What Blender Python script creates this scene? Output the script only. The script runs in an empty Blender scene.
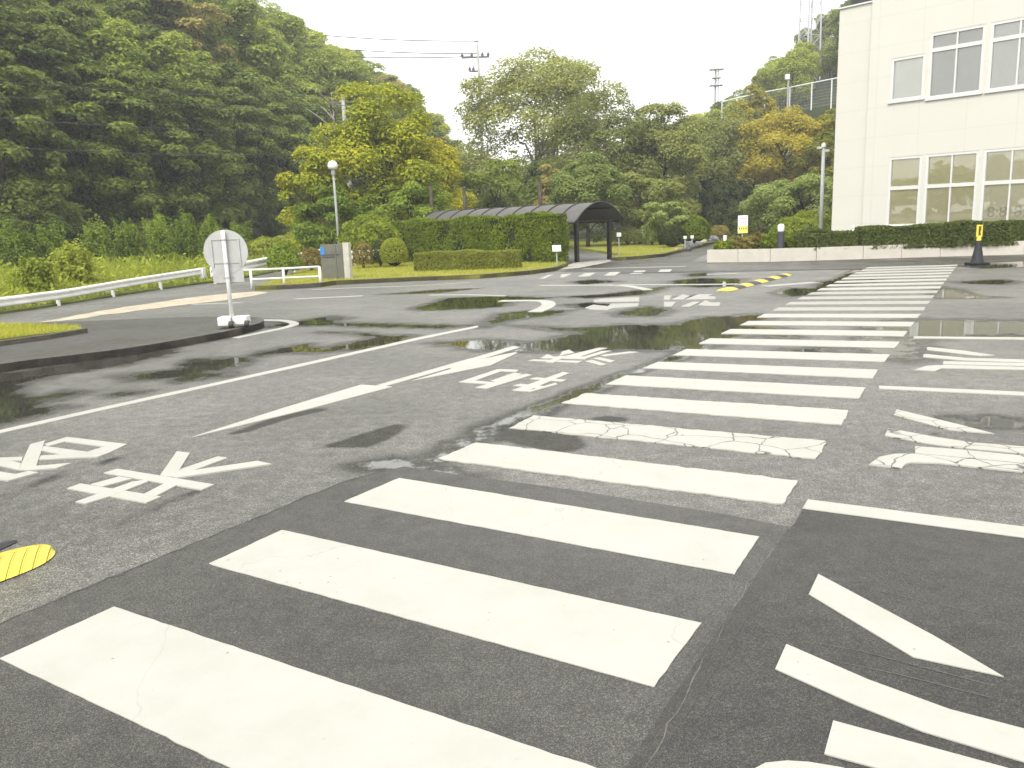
import bpy, math, random
import numpy as np
from mathutils import Vector, Matrix
R_ = math.radians
rng = np.random.default_rng(7)
random.seed(7)
S = bpy.context.scene
col = S.collection

# ------------------------------------------------------------------ camera
F, PIT, ROLL, CY, H = 802.4, .1983, -.0394, 384.0, 1.5
fw = np.array([0, math.cos(PIT), -math.sin(PIT)])
_r = np.array([1., 0, 0]); _u = np.cross(_r, fw)
RT = math.cos(ROLL) * _r + math.sin(ROLL) * _u
UP = -math.sin(ROLL) * _r + math.cos(ROLL) * _u
cd = bpy.data.cameras.new('camera'); cam = bpy.data.objects.new('camera', cd); col.objects.link(cam)
cam.matrix_world = Matrix(((RT[0], UP[0], -fw[0], 0), (RT[1], UP[1], -fw[1], 0), (RT[2], UP[2], -fw[2], H), (0, 0, 0, 1)))
cd.sensor_width = 36; cd.lens = F / 1024 * 36; cd.clip_end = 3000; cd.clip_start = .05
S.camera = cam
# ------------------------------------------------------------------ sky, sun, exposure
SUN_EL, SUN_AZ = R_(48), R_(208)      # azimuth: clockwise from +Y, where the sun stands
w = bpy.data.worlds.new('World'); S.world = w; w.use_nodes = True
nt = w.node_tree; nt.nodes.clear()
def N(t, ty, **kw):
    n = t.nodes.new(ty)
    for k, v in kw.items():
        if k in n.inputs: n.inputs[k].default_value = v
        else: setattr(n, k, v)
    return n
sky = N(nt, 'ShaderNodeTexSky', sky_type='NISHITA', sun_disc=False, sun_elevation=SUN_EL, sun_rotation=SUN_AZ)
hs = N(nt, 'ShaderNodeHueSaturation', Saturation=.12, Value=1.0)
nt.links.new(sky.outputs[0], hs.inputs['Color'])
tc = N(nt, 'ShaderNodeTexCoord')
cl = N(nt, 'ShaderNodeTexNoise', Scale=2.2, Detail=4.0, Roughness=.5)
nt.links.new(tc.outputs['Generated'], cl.inputs['Vector'])
cr = N(nt, 'ShaderNodeValToRGB')
cr.color_ramp.elements[0].position = .3; cr.color_ramp.elements[0].color = (.87, .88, .87, 1)
cr.color_ramp.elements[1].position = .7; cr.color_ramp.elements[1].color = (1.0, 1.0, .985, 1)
nt.links.new(cl.outputs['Fac'], cr.inputs[0])
gain = N(nt, 'ShaderNodeVectorMath', operation='SCALE'); gain.inputs['Scale'].default_value = 9.6
nt.links.new(cr.outputs[0], gain.inputs[0])
mx = N(nt, 'ShaderNodeMix', data_type='RGBA'); mx.inputs['Factor'].default_value = .9
nt.links.new(hs.outputs[0], mx.inputs[6]); nt.links.new(gain.outputs[0], mx.inputs[7])
bg = N(nt, 'ShaderNodeBackground', Strength=.1); nt.links.new(mx.outputs[2], bg.inputs['Color'])
wo = N(nt, 'ShaderNodeOutputWorld'); nt.links.new(bg.outputs[0], wo.inputs[0])
sd = bpy.data.lights.new('sun', 'SUN'); sd.energy = 1.5; sd.angle = R_(32); sd.color = (1, .97, .93)
so = bpy.data.objects.new('sun', sd); col.objects.link(so)
sdir = Vector((math.sin(SUN_AZ) * math.cos(SUN_EL), math.cos(SUN_AZ) * math.cos(SUN_EL), math.sin(SUN_EL)))
so.rotation_euler = sdir.to_track_quat('Z', 'Y').to_euler()
S.view_settings.view_transform = 'Standard'; S.view_settings.look = 'None'
S.view_settings.exposure = 1.22; S.view_settings.gamma = 1; S.view_settings.use_curve_mapping = False
S.cycles.use_denoising = True
S.cycles.max_bounces = 9; S.cycles.diffuse_bounces = 5; S.cycles.glossy_bounces = 3
S.cycles.transmission_bounces = 4; S.cycles.transparent_max_bounces = 6
S.cycles.sample_clamp_indirect = 6

# ------------------------------------------------------------------ survey helpers: photograph pixel -> place
def ray(x, y): return fw + (x - 512) / F * RT - (y - CY) / F * UP
def G(x, y, z=0.):
    d = ray(x, y); t = (z - H) / d[2]; return np.array([t * d[0], t * d[1], z])
def at(x, y, dist):
    d = ray(x, y); t = dist / d[1]; return np.array([t * d[0], t * d[1], H + t * d[2]])
def pj(P):
    d = np.array(P, float) - [0, 0, H]; z = d @ fw; return 512 + F * (d @ RT) / z, CY - F * (d @ UP) / z
def zp(pts, ox, oy, sc): return [(ox + x * sc, oy + y * sc) for x, y in pts]
def gpoly(pts, z=0.): return [tuple(G(x, y)[:2]) for x, y in pts]

# ------------------------------------------------------------------ materials
def mat(name, base=(.5, .5, .5), rough=.6, spec=.5, metal=0., noise=0., nscale=8., bump=0., bscale=60., coat=0., detail=5., stain=None, stain_scale=1.2, stain_amt=.5):
    m = bpy.data.materials.new(name); m.use_nodes = True; t = m.node_tree
    b = t.nodes['Principled BSDF']
    b.inputs['Roughness'].default_value = rough; b.inputs['Metallic'].default_value = metal
    b.inputs['Specular IOR Level'].default_value = spec; b.inputs['Coat Weight'].default_value = coat
    b.inputs['Base Color'].default_value = (*base, 1)
    c = N(t, 'ShaderNodeTexCoord')
    src = None
    if noise:
        n = N(t, 'ShaderNodeTexNoise', Scale=nscale, Detail=detail, Roughness=.6); t.links.new(c.outputs['Object'], n.inputs['Vector'])
        r = N(t, 'ShaderNodeValToRGB')
        r.color_ramp.elements[0].position = .25; r.color_ramp.elements[1].position = .75
        r.color_ramp.elements[0].color = (*[v * (1 - noise) for v in base], 1); r.color_ramp.elements[1].color = (*[min(1, v * (1 + noise)) for v in base], 1)
        t.links.new(n.outputs['Fac'], r.inputs[0]); src = r.outputs[0]
    if stain:
        n = N(t, 'ShaderNodeTexNoise', Scale=stain_scale, Detail=7., Roughness=.65); t.links.new(c.outputs['Object'], n.inputs['Vector'])
        mr = N(t, 'ShaderNodeMapRange'); mr.inputs[1].default_value = .5; mr.inputs[2].default_value = .72; mr.inputs[4].default_value = stain_amt
        t.links.new(n.outputs['Fac'], mr.inputs[0])
        x = N(t, 'ShaderNodeMix', data_type='RGBA'); t.links.new(mr.outputs[0], x.inputs[0])
        if src: t.links.new(src, x.inputs[6])
        else: x.inputs[6].default_value = (*base, 1)
        x.inputs[7].default_value = (*stain, 1); src = x.outputs[2]
    if src: t.links.new(src, b.inputs['Base Color'])
    if bump:
        n = N(t, 'ShaderNodeTexNoise', Scale=bscale, Detail=3.); t.links.new(c.outputs['Object'], n.inputs['Vector'])
        bp = N(t, 'ShaderNodeBump', Strength=bump, Distance=.02); t.links.new(n.outputs['Fac'], bp.inputs['Height']); t.links.new(bp.outputs[0], b.inputs['Normal'])
    return m

def leaf_mat(name, c0, c1, c2=None, trans=.4, rough=.55, nsc=.55):
    """leaf colour varies by leaf, by clump (noise in the thing's own space) and by tree"""
    m = bpy.data.materials.new(name); m.use_nodes = True; t = m.node_tree; b = t.nodes['Principled BSDF']
    g = N(t, 'ShaderNodeNewGeometry'); c = N(t, 'ShaderNodeTexCoord'); oi = N(t, 'ShaderNodeObjectInfo')
    n = N(t, 'ShaderNodeTexNoise', Scale=nsc, Detail=2.); t.links.new(c.outputs['Object'], n.inputs['Vector'])
    a = N(t, 'ShaderNodeMath', operation='MULTIPLY'); a.inputs[1].default_value = .38; t.links.new(g.outputs['Random Per Island'], a.inputs[0])
    a2 = N(t, 'ShaderNodeMath', operation='MULTIPLY_ADD'); a2.inputs[1].default_value = .75; a2.inputs[2].default_value = -.20
    t.links.new(n.outputs['Fac'], a2.inputs[0])
    a3 = N(t, 'ShaderNodeMath', operation='ADD'); t.links.new(a.outputs[0], a3.inputs[0]); t.links.new(a2.outputs[0], a3.inputs[1])
    a4 = N(t, 'ShaderNodeMath', operation='MULTIPLY_ADD'); a4.inputs[1].default_value = .50; t.links.new(oi.outputs['Random'], a4.inputs[0]); t.links.new(a3.outputs[0], a4.inputs[2])
    r = N(t, 'ShaderNodeValToRGB'); e = r.color_ramp.elements
    e[0].position = .15; e[0].color = (*c0, 1); e[1].position = .9; e[1].color = (*(c2 or c1), 1)
    if c2: k = e.new(.55); k.color = (*c1, 1)
    t.links.new(a4.outputs[0], r.inputs[0])
    t.links.new(r.outputs[0], b.inputs['Base Color']); b.inputs['Roughness'].default_value = rough; b.inputs['Specular IOR Level'].default_value = .14
    tr = N(t, 'ShaderNodeBsdfTranslucent'); t.links.new(r.outputs[0], tr.inputs[0])
    ms = N(t, 'ShaderNodeMixShader'); ms.inputs[0].default_value = trans
    t.links.new(b.outputs[0], ms.inputs[1]); t.links.new(tr.outputs[0], ms.inputs[2])
    t.links.new(ms.outputs[0], t.nodes['Material Output'].inputs[0])
    return m

def asphalt(name, dark, light, speck=.5, rough=.42, wet=False, agg=150., bump=.5, spec=.5):
    m = bpy.data.materials.new(name); m.use_nodes = True; t = m.node_tree; b = t.nodes['Principled BSDF']; b.inputs['Specular IOR Level'].default_value = spec
    c = N(t, 'ShaderNodeTexCoord'); L = t.links.new
    big = N(t, 'ShaderNodeTexNoise', Scale=.35, Detail=5., Roughness=.6); L(c.outputs['Object'], big.inputs['Vector'])
    mid = N(t, 'ShaderNodeTexNoise', Scale=9., Detail=4., Roughness=.7); L(c.outputs['Object'], mid.inputs['Vector'])
    ag = N(t, 'ShaderNodeTexVoronoi', Scale=agg); L(c.outputs['Object'], ag.inputs['Vector'])
    ad = N(t, 'ShaderNodeMath', operation='MULTIPLY_ADD'); ad.inputs[1].default_value = .5; L(mid.outputs['Fac'], ad.inputs[0])
    bm = N(t, 'ShaderNodeMath', operation='MULTIPLY'); bm.inputs[1].default_value = .5; L(big.outputs['Fac'], bm.inputs[0]); L(bm.outputs[0], ad.inputs[2])
    r = N(t, 'ShaderNodeValToRGB'); r.color_ramp.elements[0].position = .40; r.color_ramp.elements[1].position = .60
    r.color_ramp.elements[0].color = (*dark, 1); r.color_ramp.elements[1].color = (*light, 1); L(ad.outputs[0], r.inputs[0])
    sp = N(t, 'ShaderNodeValToRGB'); sp.color_ramp.elements[0].position = .55; sp.color_ramp.elements[1].position = 1.
    sp.color_ramp.elements[0].color = (1 - .45 * speck,) * 3 + (1,); sp.color_ramp.elements[1].color = (1 + 2.6 * speck, 1 + 2.5 * speck, 1 + 2.3 * speck, 1)
    sepc = N(t, 'ShaderNodeSeparateColor'); L(ag.outputs['Color'], sepc.inputs[0]); L(sepc.outputs[0], sp.inputs[0])
    mu = N(t, 'ShaderNodeMix', data_type='RGBA', blend_type='MULTIPLY'); mu.inputs[0].default_value = 1; L(r.outputs[0], mu.inputs[6]); L(sp.outputs[0], mu.inputs[7])
    bp = N(t, 'ShaderNodeBump', Strength=bump, Distance=.012)
    hh = N(t, 'ShaderNodeMath', operation='MULTIPLY_ADD'); hh.inputs[1].default_value = .35; L(ag.outputs['Distance'], hh.inputs[0]); L(mid.outputs['Fac'], hh.inputs[2])
    L(hh.outputs[0], bp.inputs['Height'])
    rr = N(t, 'ShaderNodeMapRange'); rr.inputs[1].default_value = .35; rr.inputs[2].default_value = .65; rr.inputs[3].default_value = rough - .17; rr.inputs[4].default_value = rough + .14
    wn = N(t, 'ShaderNodeTexNoise', Scale=.55, Detail=6., Roughness=.65); mp = N(t, 'ShaderNodeMapping'); mp.inputs['Location'].default_value = (7, 3, 0)
    L(c.outputs['Object'], mp.inputs[0]); L(mp.outputs[0], wn.inputs['Vector']); L(wn.outputs['Fac'], rr.inputs[0])
    if not wet:
        L(mu.outputs[2], b.inputs['Base Color']); L(rr.outputs[0], b.inputs['Roughness']); L(bp.outputs[0], b.inputs['Normal'])
        return m
    # standing water: a per-vertex depth, broken up at the rim by the coarse grain of the asphalt
    at_ = N(t, 'ShaderNodeAttribute', attribute_name='water')
    fine = N(t, 'ShaderNodeTexNoise', Scale=4.5, Detail=8., Roughness=.74); L(c.outputs['Object'], fine.inputs['Vector'])
    f1 = N(t, 'ShaderNodeMath', operation='MULTIPLY_ADD'); f1.inputs[1].default_value = 1.35; f1.inputs[2].default_value = -.675; L(fine.outputs['Fac'], f1.inputs[0])
    f2 = N(t, 'ShaderNodeMath', operation='ADD'); L(at_.outputs['Fac'], f2.inputs[0]); L(f1.outputs[0], f2.inputs[1])
    wm = N(t, 'ShaderNodeMapRange', interpolation_type='SMOOTHSTEP'); wm.inputs[1].default_value = .38; wm.inputs[2].default_value = .62; L(f2.outputs[0], wm.inputs[0])
    ad2 = N(t, 'ShaderNodeAttribute', attribute_name='damp'); f3 = N(t, 'ShaderNodeMath', operation='ADD'); L(ad2.outputs['Fac'], f3.inputs[0]); L(f1.outputs[0], f3.inputs[1])
    dmp = N(t, 'ShaderNodeMapRange', interpolation_type='SMOOTHSTEP'); dmp.inputs[1].default_value = .25; dmp.inputs[2].default_value = .75; L(f3.outputs[0], dmp.inputs[0])
    dm = N(t, 'ShaderNodeMix', data_type='RGBA'); L(dmp.outputs[0], dm.inputs[0]); L(mu.outputs[2], dm.inputs[6])
    dk = N(t, 'ShaderNodeMix', data_type='RGBA', blend_type='MULTIPLY'); dk.inputs[0].default_value = 1; L(mu.outputs[2], dk.inputs[6]); dk.inputs[7].default_value = (.34, .34, .32, 1)
    sm1 = N(t, 'ShaderNodeMath', operation='SUBTRACT'); L(dmp.outputs[0], sm1.inputs[0]); L(wm.outputs[0], sm1.inputs[1])
    sm2 = N(t, 'ShaderNodeMath', operation='MULTIPLY_ADD'); sm2.inputs[1].default_value = -.75 * spec; sm2.inputs[2].default_value = spec; L(sm1.outputs[0], sm2.inputs[0]); L(sm2.outputs[0], b.inputs['Specular IOR Level'])
    L(dk.outputs[2], dm.inputs[7]); L(dm.outputs[2], b.inputs['Base Color'])
    rm = N(t, 'ShaderNodeMix', data_type='FLOAT'); L(wm.outputs[0], rm.inputs[0]); L(rr.outputs[0], rm.inputs[2]); rm.inputs[3].default_value = .035; L(rm.outputs[0], b.inputs['Roughness'])
    bs = N(t, 'ShaderNodeMath', operation='MULTIPLY_ADD'); bs.inputs[1].default_value = -bump; bs.inputs[2].default_value = bump; L(wm.outputs[0], bs.inputs[0]); L(bs.outputs[0], bp.inputs['Strength'])
    L(bp.outputs[0], b.inputs['Normal'])
    return m

def paint_mat(name, base, crack=False, wear=.45, rough=.5, wear_col=(.16, .155, .14)):
    m = mat(name, base, rough, .4); t = m.node_tree; b = t.nodes['Principled BSDF']; L = t.links.new
    c = N(t, 'ShaderNodeTexCoord')
    n = N(t, 'ShaderNodeTexNoise', Scale=3., Detail=8., Roughness=.72); L(c.outputs['Object'], n.inputs['Vector'])
    r = N(t, 'ShaderNodeValToRGB'); r.color_ramp.elements[0].position = .3; r.color_ramp.elements[0].color = (*[v * .91 for v in base[:2]], base[2] * .87, 1)
    r.color_ramp.elements[1].position = .62; r.color_ramp.elements[1].color = (*base, 1); L(n.outputs['Fac'], r.inputs[0])
    pit = N(t, 'ShaderNodeTexNoise', Scale=34., Detail=7., Roughness=.78); L(c.outputs['Object'], pit.inputs['Vector'])
    mr = N(t, 'ShaderNodeMapRange'); mr.inputs[1].default_value = .63; mr.inputs[2].default_value = .70; mr.inputs[4].default_value = wear; L(pit.outputs['Fac'], mr.inputs[0])
    x = N(t, 'ShaderNodeMix', data_type='RGBA'); L(mr.outputs[0], x.inputs[0]); L(r.outputs[0], x.inputs[6]); x.inputs[7].default_value = (*wear_col, 1)
    out = x.outputs[2]
    # dark grit pressed into the paint, and a few hair cracks
    gv = N(t, 'ShaderNodeTexVoronoi', Scale=17., Randomness=1.); L(c.outputs['Object'], gv.inputs['Vector'])
    gr_ = N(t, 'ShaderNodeMapRange'); gr_.inputs[1].default_value = .06; gr_.inputs[2].default_value = .11; gr_.inputs[3].default_value = .75; gr_.inputs[4].default_value = 0; L(gv.outputs['Distance'], gr_.inputs[0])
    gs = N(t, 'ShaderNodeSeparateColor'); L(gv.outputs['Color'], gs.inputs[0]); gt = N(t, 'ShaderNodeMath', operation='GREATER_THAN'); gt.inputs[1].default_value = .78; L(gs.outputs[0], gt.inputs[0])
    gm = N(t, 'ShaderNodeMath', operation='MULTIPLY'); L(gr_.outputs[0], gm.inputs[0]); L(gt.outputs[0], gm.inputs[1])
    gx_ = N(t, 'ShaderNodeMix', data_type='RGBA'); L(gm.outputs[0], gx_.inputs[0]); L(out, gx_.inputs[6]); gx_.inputs[7].default_value = (.13, .12, .10, 1); out = gx_.outputs[2]
    hw_ = N(t, 'ShaderNodeTexNoise', Scale=2.5, Detail=4.); L(c.outputs['Object'], hw_.inputs['Vector']); hm = N(t, 'ShaderNodeMix', data_type='RGBA'); hm.inputs[0].default_value = .3; L(c.outputs['Object'], hm.inputs[6]); L(hw_.outputs['Color'], hm.inputs[7])
    hv = N(t, 'ShaderNodeTexVoronoi', feature='DISTANCE_TO_EDGE', Scale=.62); L(hm.outputs[2], hv.inputs['Vector'])
    hk = N(t, 'ShaderNodeMapRange'); hk.inputs[1].default_value = .0004; hk.inputs[2].default_value = .0016; hk.inputs[3].default_value = .22; hk.inputs[4].default_value = 0; L(hv.outputs['Distance'], hk.inputs[0])
    hx = N(t, 'ShaderNodeMix', data_type='RGBA'); L(hk.outputs[0], hx.inputs[0]); L(out, hx.inputs[6]); hx.inputs[7].default_value = (.16, .15, .13, 1); out = hx.outputs[2]
    if crack:
        wn = N(t, 'ShaderNodeTexNoise', Scale=4., Detail=3.); L(c.outputs['Object'], wn.inputs['Vector'])
        av = N(t, 'ShaderNodeMix', data_type='RGBA'); av.inputs[0].default_value = .12; L(c.outputs['Object'], av.inputs[6]); L(wn.outputs['Color'], av.inputs[7])
        v = N(t, 'ShaderNodeTexVoronoi', feature='DISTANCE_TO_EDGE', Scale=4.2); L(av.outputs[2], v.inputs['Vector'])
        k = N(t, 'ShaderNodeMapRange'); k.inputs[1].default_value = .006; k.inputs[2].default_value = .02; k.inputs[3].default_value = 1; k.inputs[4].default_value = 0; L(v.outputs['Distance'], k.inputs[0])
        y = N(t, 'ShaderNodeMix', data_type='RGBA'); L(k.outputs[0], y.inputs[0]); L(out, y.inputs[6]); y.inputs[7].default_value = (.09, .088, .08, 1); out = y.outputs[2]
    L(out, b.inputs['Base Color'])
    return m

M = {}
M['asphalt'] = asphalt('old_wet_asphalt', (.050, .0485, .042), (.120, .1165, .103), .95, .46, True, 230., .8, 1.0)
M['patch'] = asphalt('new_asphalt', (.036, .035, .031), (.060, .0585, .052), .6, .45, False, 300., .4, .45)
M['patch_dark'] = asphalt('fresh_dark_asphalt', (.023, .0225, .020), (.040, .039, .035), .6, .43, False, 280., .35, .36)
M['seam'] = asphalt('bitumen_seam', (.022, .021, .018), (.038, .036, .031), .4, .4, False, 240., .4, .4)
M['pavement'] = asphalt('pavement_asphalt', (.034, .032, .027), (.060, .057, .048), .6, .42, False, 180., .4)
M['paint'] = paint_mat('road_paint_white', (.39, .384, .345))
M['paint_cracked'] = paint_mat('road_paint_cracked', (.385, .376, .336), True, .7)
M['paint_worn'] = paint_mat('road_paint_worn', (.33, .322, .29), False, .9)
M['sand'] = mat('washed_sand', (.40, .35, .26), .9, .2, noise=.3, nscale=3., bump=.2)
M['pale_line'] = mat('pale_line', (.11, .105, .092), .8, .3, noise=.4, nscale=30.)
M['kerb'] = mat('wet_kerb_stone', (.066, .058, .045), .45, .5, noise=.5, nscale=9., bump=.5, bscale=40.)
M['concrete'] = mat('concrete', (.36, .34, .30), .8, .3, noise=.2, nscale=3., bump=.2, stain=(.16, .15, .12), stain_amt=.6)
M['earth'] = mat('earth', (.10, .115, .035), .95, .1, noise=.6, nscale=1.2, bump=.5, bscale=5.)
M['forest_floor'] = mat('forest_floor', (.028, .036, .014), .95, .1, noise=.6, nscale=.6)
M['lawn'] = mat('lawn', (.21, .215, .04), .9, .15, noise=.45, nscale=1.3, bump=.6, bscale=60., stain=(.24, .20, .06), stain_scale=.6, stain_amt=.7)
M['wall_white'] = mat('white_facade', (.565, .553, .49), .55, .3, noise=.02, nscale=.8)
M['planter'] = mat('planter_wall', (.52, .485, .42), .7, .3, noise=.12, nscale=5., stain=(.40, .36, .29), stain_scale=2.5, stain_amt=.6)
M['white_metal'] = mat('white_painted_steel', (.66, .655, .62), .35, .5, noise=.06, nscale=6., stain=(.45, .40, .33), stain_scale=4., stain_amt=.35)
M['grey_sign'] = mat('grey_sign_back', (.42, .42, .40), .45, .5, noise=.12, nscale=5., stain=(.30, .28, .25), stain_scale=3.)
M['dark_steel'] = mat('dark_brown_steel', (.022, .019, .018), .4, .5, noise=.2)
M['roof_sheet'] = mat('canopy_roof_sheet', (.085, .08, .072), .55, .4, noise=.2, nscale=3.)
M['grey_steel'] = mat('galvanised_steel', (.40, .41, .41), .45, .5, noise=.12, nscale=7.)
M['far_steel'] = mat('far_mast_steel', (.46, .47, .49), .5, .5, noise=.12)
M['black_rubber'] = mat('black_rubber', (.018, .018, .019), .5, .5, noise=.3, nscale=20., bump=.2)
M['cone_black'] = mat('cone_plastic', (.016, .018, .020), .6, .3, noise=.25, nscale=10.)
M['yellow'] = mat('yellow_plastic', (.80, .62, .06), .42, .5, noise=.10, nscale=14., stain=(.48, .36, .07), stain_scale=9., stain_amt=.4)
M['bump_yellow'] = mat('bump_yellow_rubber', (.62, .50, .05), .42, .45, noise=.12, nscale=12., stain=(.44, .33, .06), stain_scale=9., stain_amt=.45)
M['bark'] = mat('bark', (.075, .062, .048), .9, .2, noise=.45, nscale=6., bump=.8, bscale=12.)
M['pale_bark'] = mat('pale_bark', (.24, .215, .18), .9, .2, noise=.35, nscale=5., bump=.6, bscale=12.)
M['cabinet'] = mat('weathered_grey_board', (.125, .125, .098), .6, .4, noise=.22, nscale=2.2, stain=(.075, .075, .06), stain_scale=1.6, stain_amt=.7)
M['concrete_post'] = mat('pale_concrete_post', (.44, .42, .36), .8, .3, noise=.2, nscale=6.)
M['blue'] = mat('blue_enamel', (.03, .20, .52), .4, .5, noise=.05)
M['pink'] = mat('pink_print', (.70, .28, .42), .5, .4, noise=.05)
M['sign_yellow'] = mat('yellow_print', (.82, .72, .16), .5, .4, noise=.05)
M['sign_white'] = mat('white_print_board', (.80, .79, .76), .45, .4, noise=.03)
M['ink'] = mat('dark_print', (.05, .05, .06), .5, .4, noise=.1)
M['lamp_white'] = mat('opal_lamp_glass', (.82, .82, .80), .25, .5, noise=.02)
M['granite'] = mat('grey_rock', (.17, .17, .165), .7, .4, noise=.45, nscale=5., bump=.6, bscale=8.)
M['insulator'] = mat('glazed_insulator', (.10, .09, .09), .3, .5, noise=.1)
M['pole_conc'] = mat('utility_pole_concrete', (.33, .33, .32), .8, .3, noise=.1)
M['wire'] = mat('cable_sheath', (.045, .047, .05), .5, .4, noise=.05)
M['roof_dark'] = mat('dark_roof_edge', (.035, .035, .038), .5, .4, noise=.1)
M['blind_grey'] = mat('grey_blind', (.56, .56, .53), .8, .2, noise=.06, nscale=3.)
M['blind_mid'] = mat('light_grey_blind', (.72, .72, .68), .8, .2, noise=.05, nscale=3.)
M['blind_white'] = mat('white_blind', (.88, .88, .82), .8, .2, noise=.03, nscale=3.)
M['blind_tan'] = mat('tan_roller_blind', (.80, .745, .47), .8, .2, noise=.06, nscale=2.)
M['blind_cream'] = mat('cream_roller_blind', (.88, .83, .62), .8, .2, noise=.05, nscale=2.)
M['frame_white'] = mat('white_window_frame', (.60, .595, .56), .35, .5, noise=.03)
M['letters'] = mat('brown_window_letters', (.60, .53, .35), .6, .3, noise=.1)
M['hedge_core'] = mat('hedge_core', (.018, .026, .010), .95, .1, noise=.5, nscale=6.)

def chevron(m):
    t = m.node_tree; b = t.nodes['Principled BSDF']; L = t.links.new; c = N(t, 'ShaderNodeTexCoord'); x = N(t, 'ShaderNodeSeparateXYZ'); L(c.outputs['Object'], x.inputs[0])
    a = N(t, 'ShaderNodeMath', operation='ABSOLUTE'); L(x.outputs[1], a.inputs[0]); f = N(t, 'ShaderNodeMath', operation='MULTIPLY_ADD'); f.inputs[1].default_value = -.8; L(a.outputs[0], f.inputs[0]); L(x.outputs[0], f.inputs[2])
    k = N(t, 'ShaderNodeMath', operation='MULTIPLY'); k.inputs[1].default_value = 6.2832 / .06; L(f.outputs[0], k.inputs[0]); q = N(t, 'ShaderNodeMath', operation='SINE'); L(k.outputs[0], q.inputs[0])
    r = N(t, 'ShaderNodeMapRange', interpolation_type='SMOOTHSTEP'); r.inputs[1].default_value = -1.; r.inputs[2].default_value = -.65; L(q.outputs[0], r.inputs[0])
    bp = N(t, 'ShaderNodeBump', Strength=1., Distance=.010); L(r.outputs[0], bp.inputs['Height']); L(bp.outputs[0], b.inputs['Normal'])
    src = b.inputs['Base Color'].links[0].from_socket; mx_ = N(t, 'ShaderNodeMix', data_type='RGBA'); L(r.outputs[0], mx_.inputs[0]); mx_.inputs[6].default_value = (.54, .43, .045, 1); L(src, mx_.inputs[7]); L(mx_.outputs[2], b.inputs['Base Color'])
chevron(M['bump_yellow'])
def glass():
    m = bpy.data.materials.new('window_glass'); m.use_nodes = True; t = m.node_tree; t.nodes.remove(t.nodes['Principled BSDF'])
    gl = N(t, 'ShaderNodeBsdfGlossy', Roughness=.01); tr = N(t, 'ShaderNodeBsdfTransparent'); tr.inputs[0].default_value = (.93, .94, .92, 1)
    fr = N(t, 'ShaderNodeFresnel', IOR=1.5); k = N(t, 'ShaderNodeMath', operation='MULTIPLY_ADD', use_clamp=True); k.inputs[1].default_value = 1.7; k.inputs[2].default_value = .10
    n = N(t, 'ShaderNodeTexNoise', Scale=1.1); c = N(t, 'ShaderNodeTexCoord'); t.links.new(c.outputs['Object'], n.inputs['Vector'])
    bp = N(t, 'ShaderNodeBump', Strength=.06, Distance=.05); t.links.new(n.outputs['Fac'], bp.inputs['Height']); t.links.new(bp.outputs[0], gl.inputs['Normal'])
    t.links.new(fr.outputs[0], k.inputs[0]); ms = N(t, 'ShaderNodeMixShader'); t.links.new(k.outputs[0], ms.inputs[0])
    t.links.new(tr.outputs[0], ms.inputs[1]); t.links.new(gl.outputs[0], ms.inputs[2]); t.links.new(ms.outputs[0], t.nodes['Material Output'].inputs[0])
    return m
M['glass'] = glass()
def facade():
    m = M['wall_white']; t = m.node_tree; b = t.nodes['Principled BSDF']; L = t.links.new
    src = b.inputs['Base Color'].links[0].from_socket
    c = N(t, 'ShaderNodeTexCoord'); sx = N(t, 'ShaderNodeSeparateXYZ'); cx = N(t, 'ShaderNodeCombineXYZ')
    L(c.outputs['Object'], sx.inputs[0]); L(sx.outputs[0], cx.inputs[0]); L(sx.outputs[2], cx.inputs[1])
    br = N(t, 'ShaderNodeTexBrick', Scale=1.0); br.offset = 0
    br.inputs['Brick Width'].default_value = 1.45; br.inputs['Row Height'].default_value = .98; br.inputs['Mortar Size'].default_value = .009; br.inputs['Mortar Smooth'].default_value = .3
    L(cx.outputs[0], br.inputs['Vector'])
    x = N(t, 'ShaderNodeMix', data_type='RGBA'); f = N(t, 'ShaderNodeMath', operation='MULTIPLY'); f.inputs[1].default_value = .20; L(br.outputs['Fac'], f.inputs[0]); L(f.outputs[0], x.inputs[0])
    L(src, x.inputs[6]); x.inputs[7].default_value = (.28, .26, .21, 1); L(x.outputs[2], b.inputs['Base Color'])
    inv = N(t, 'ShaderNodeMath', operation='SUBTRACT'); inv.inputs[0].default_value = 1; L(br.outputs['Fac'], inv.inputs[1])
    bp = N(t, 'ShaderNodeBump', Strength=.25, Distance=.01); L(inv.outputs[0], bp.inputs['Height']); L(bp.outputs[0], b.inputs['Normal'])
facade()
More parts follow.
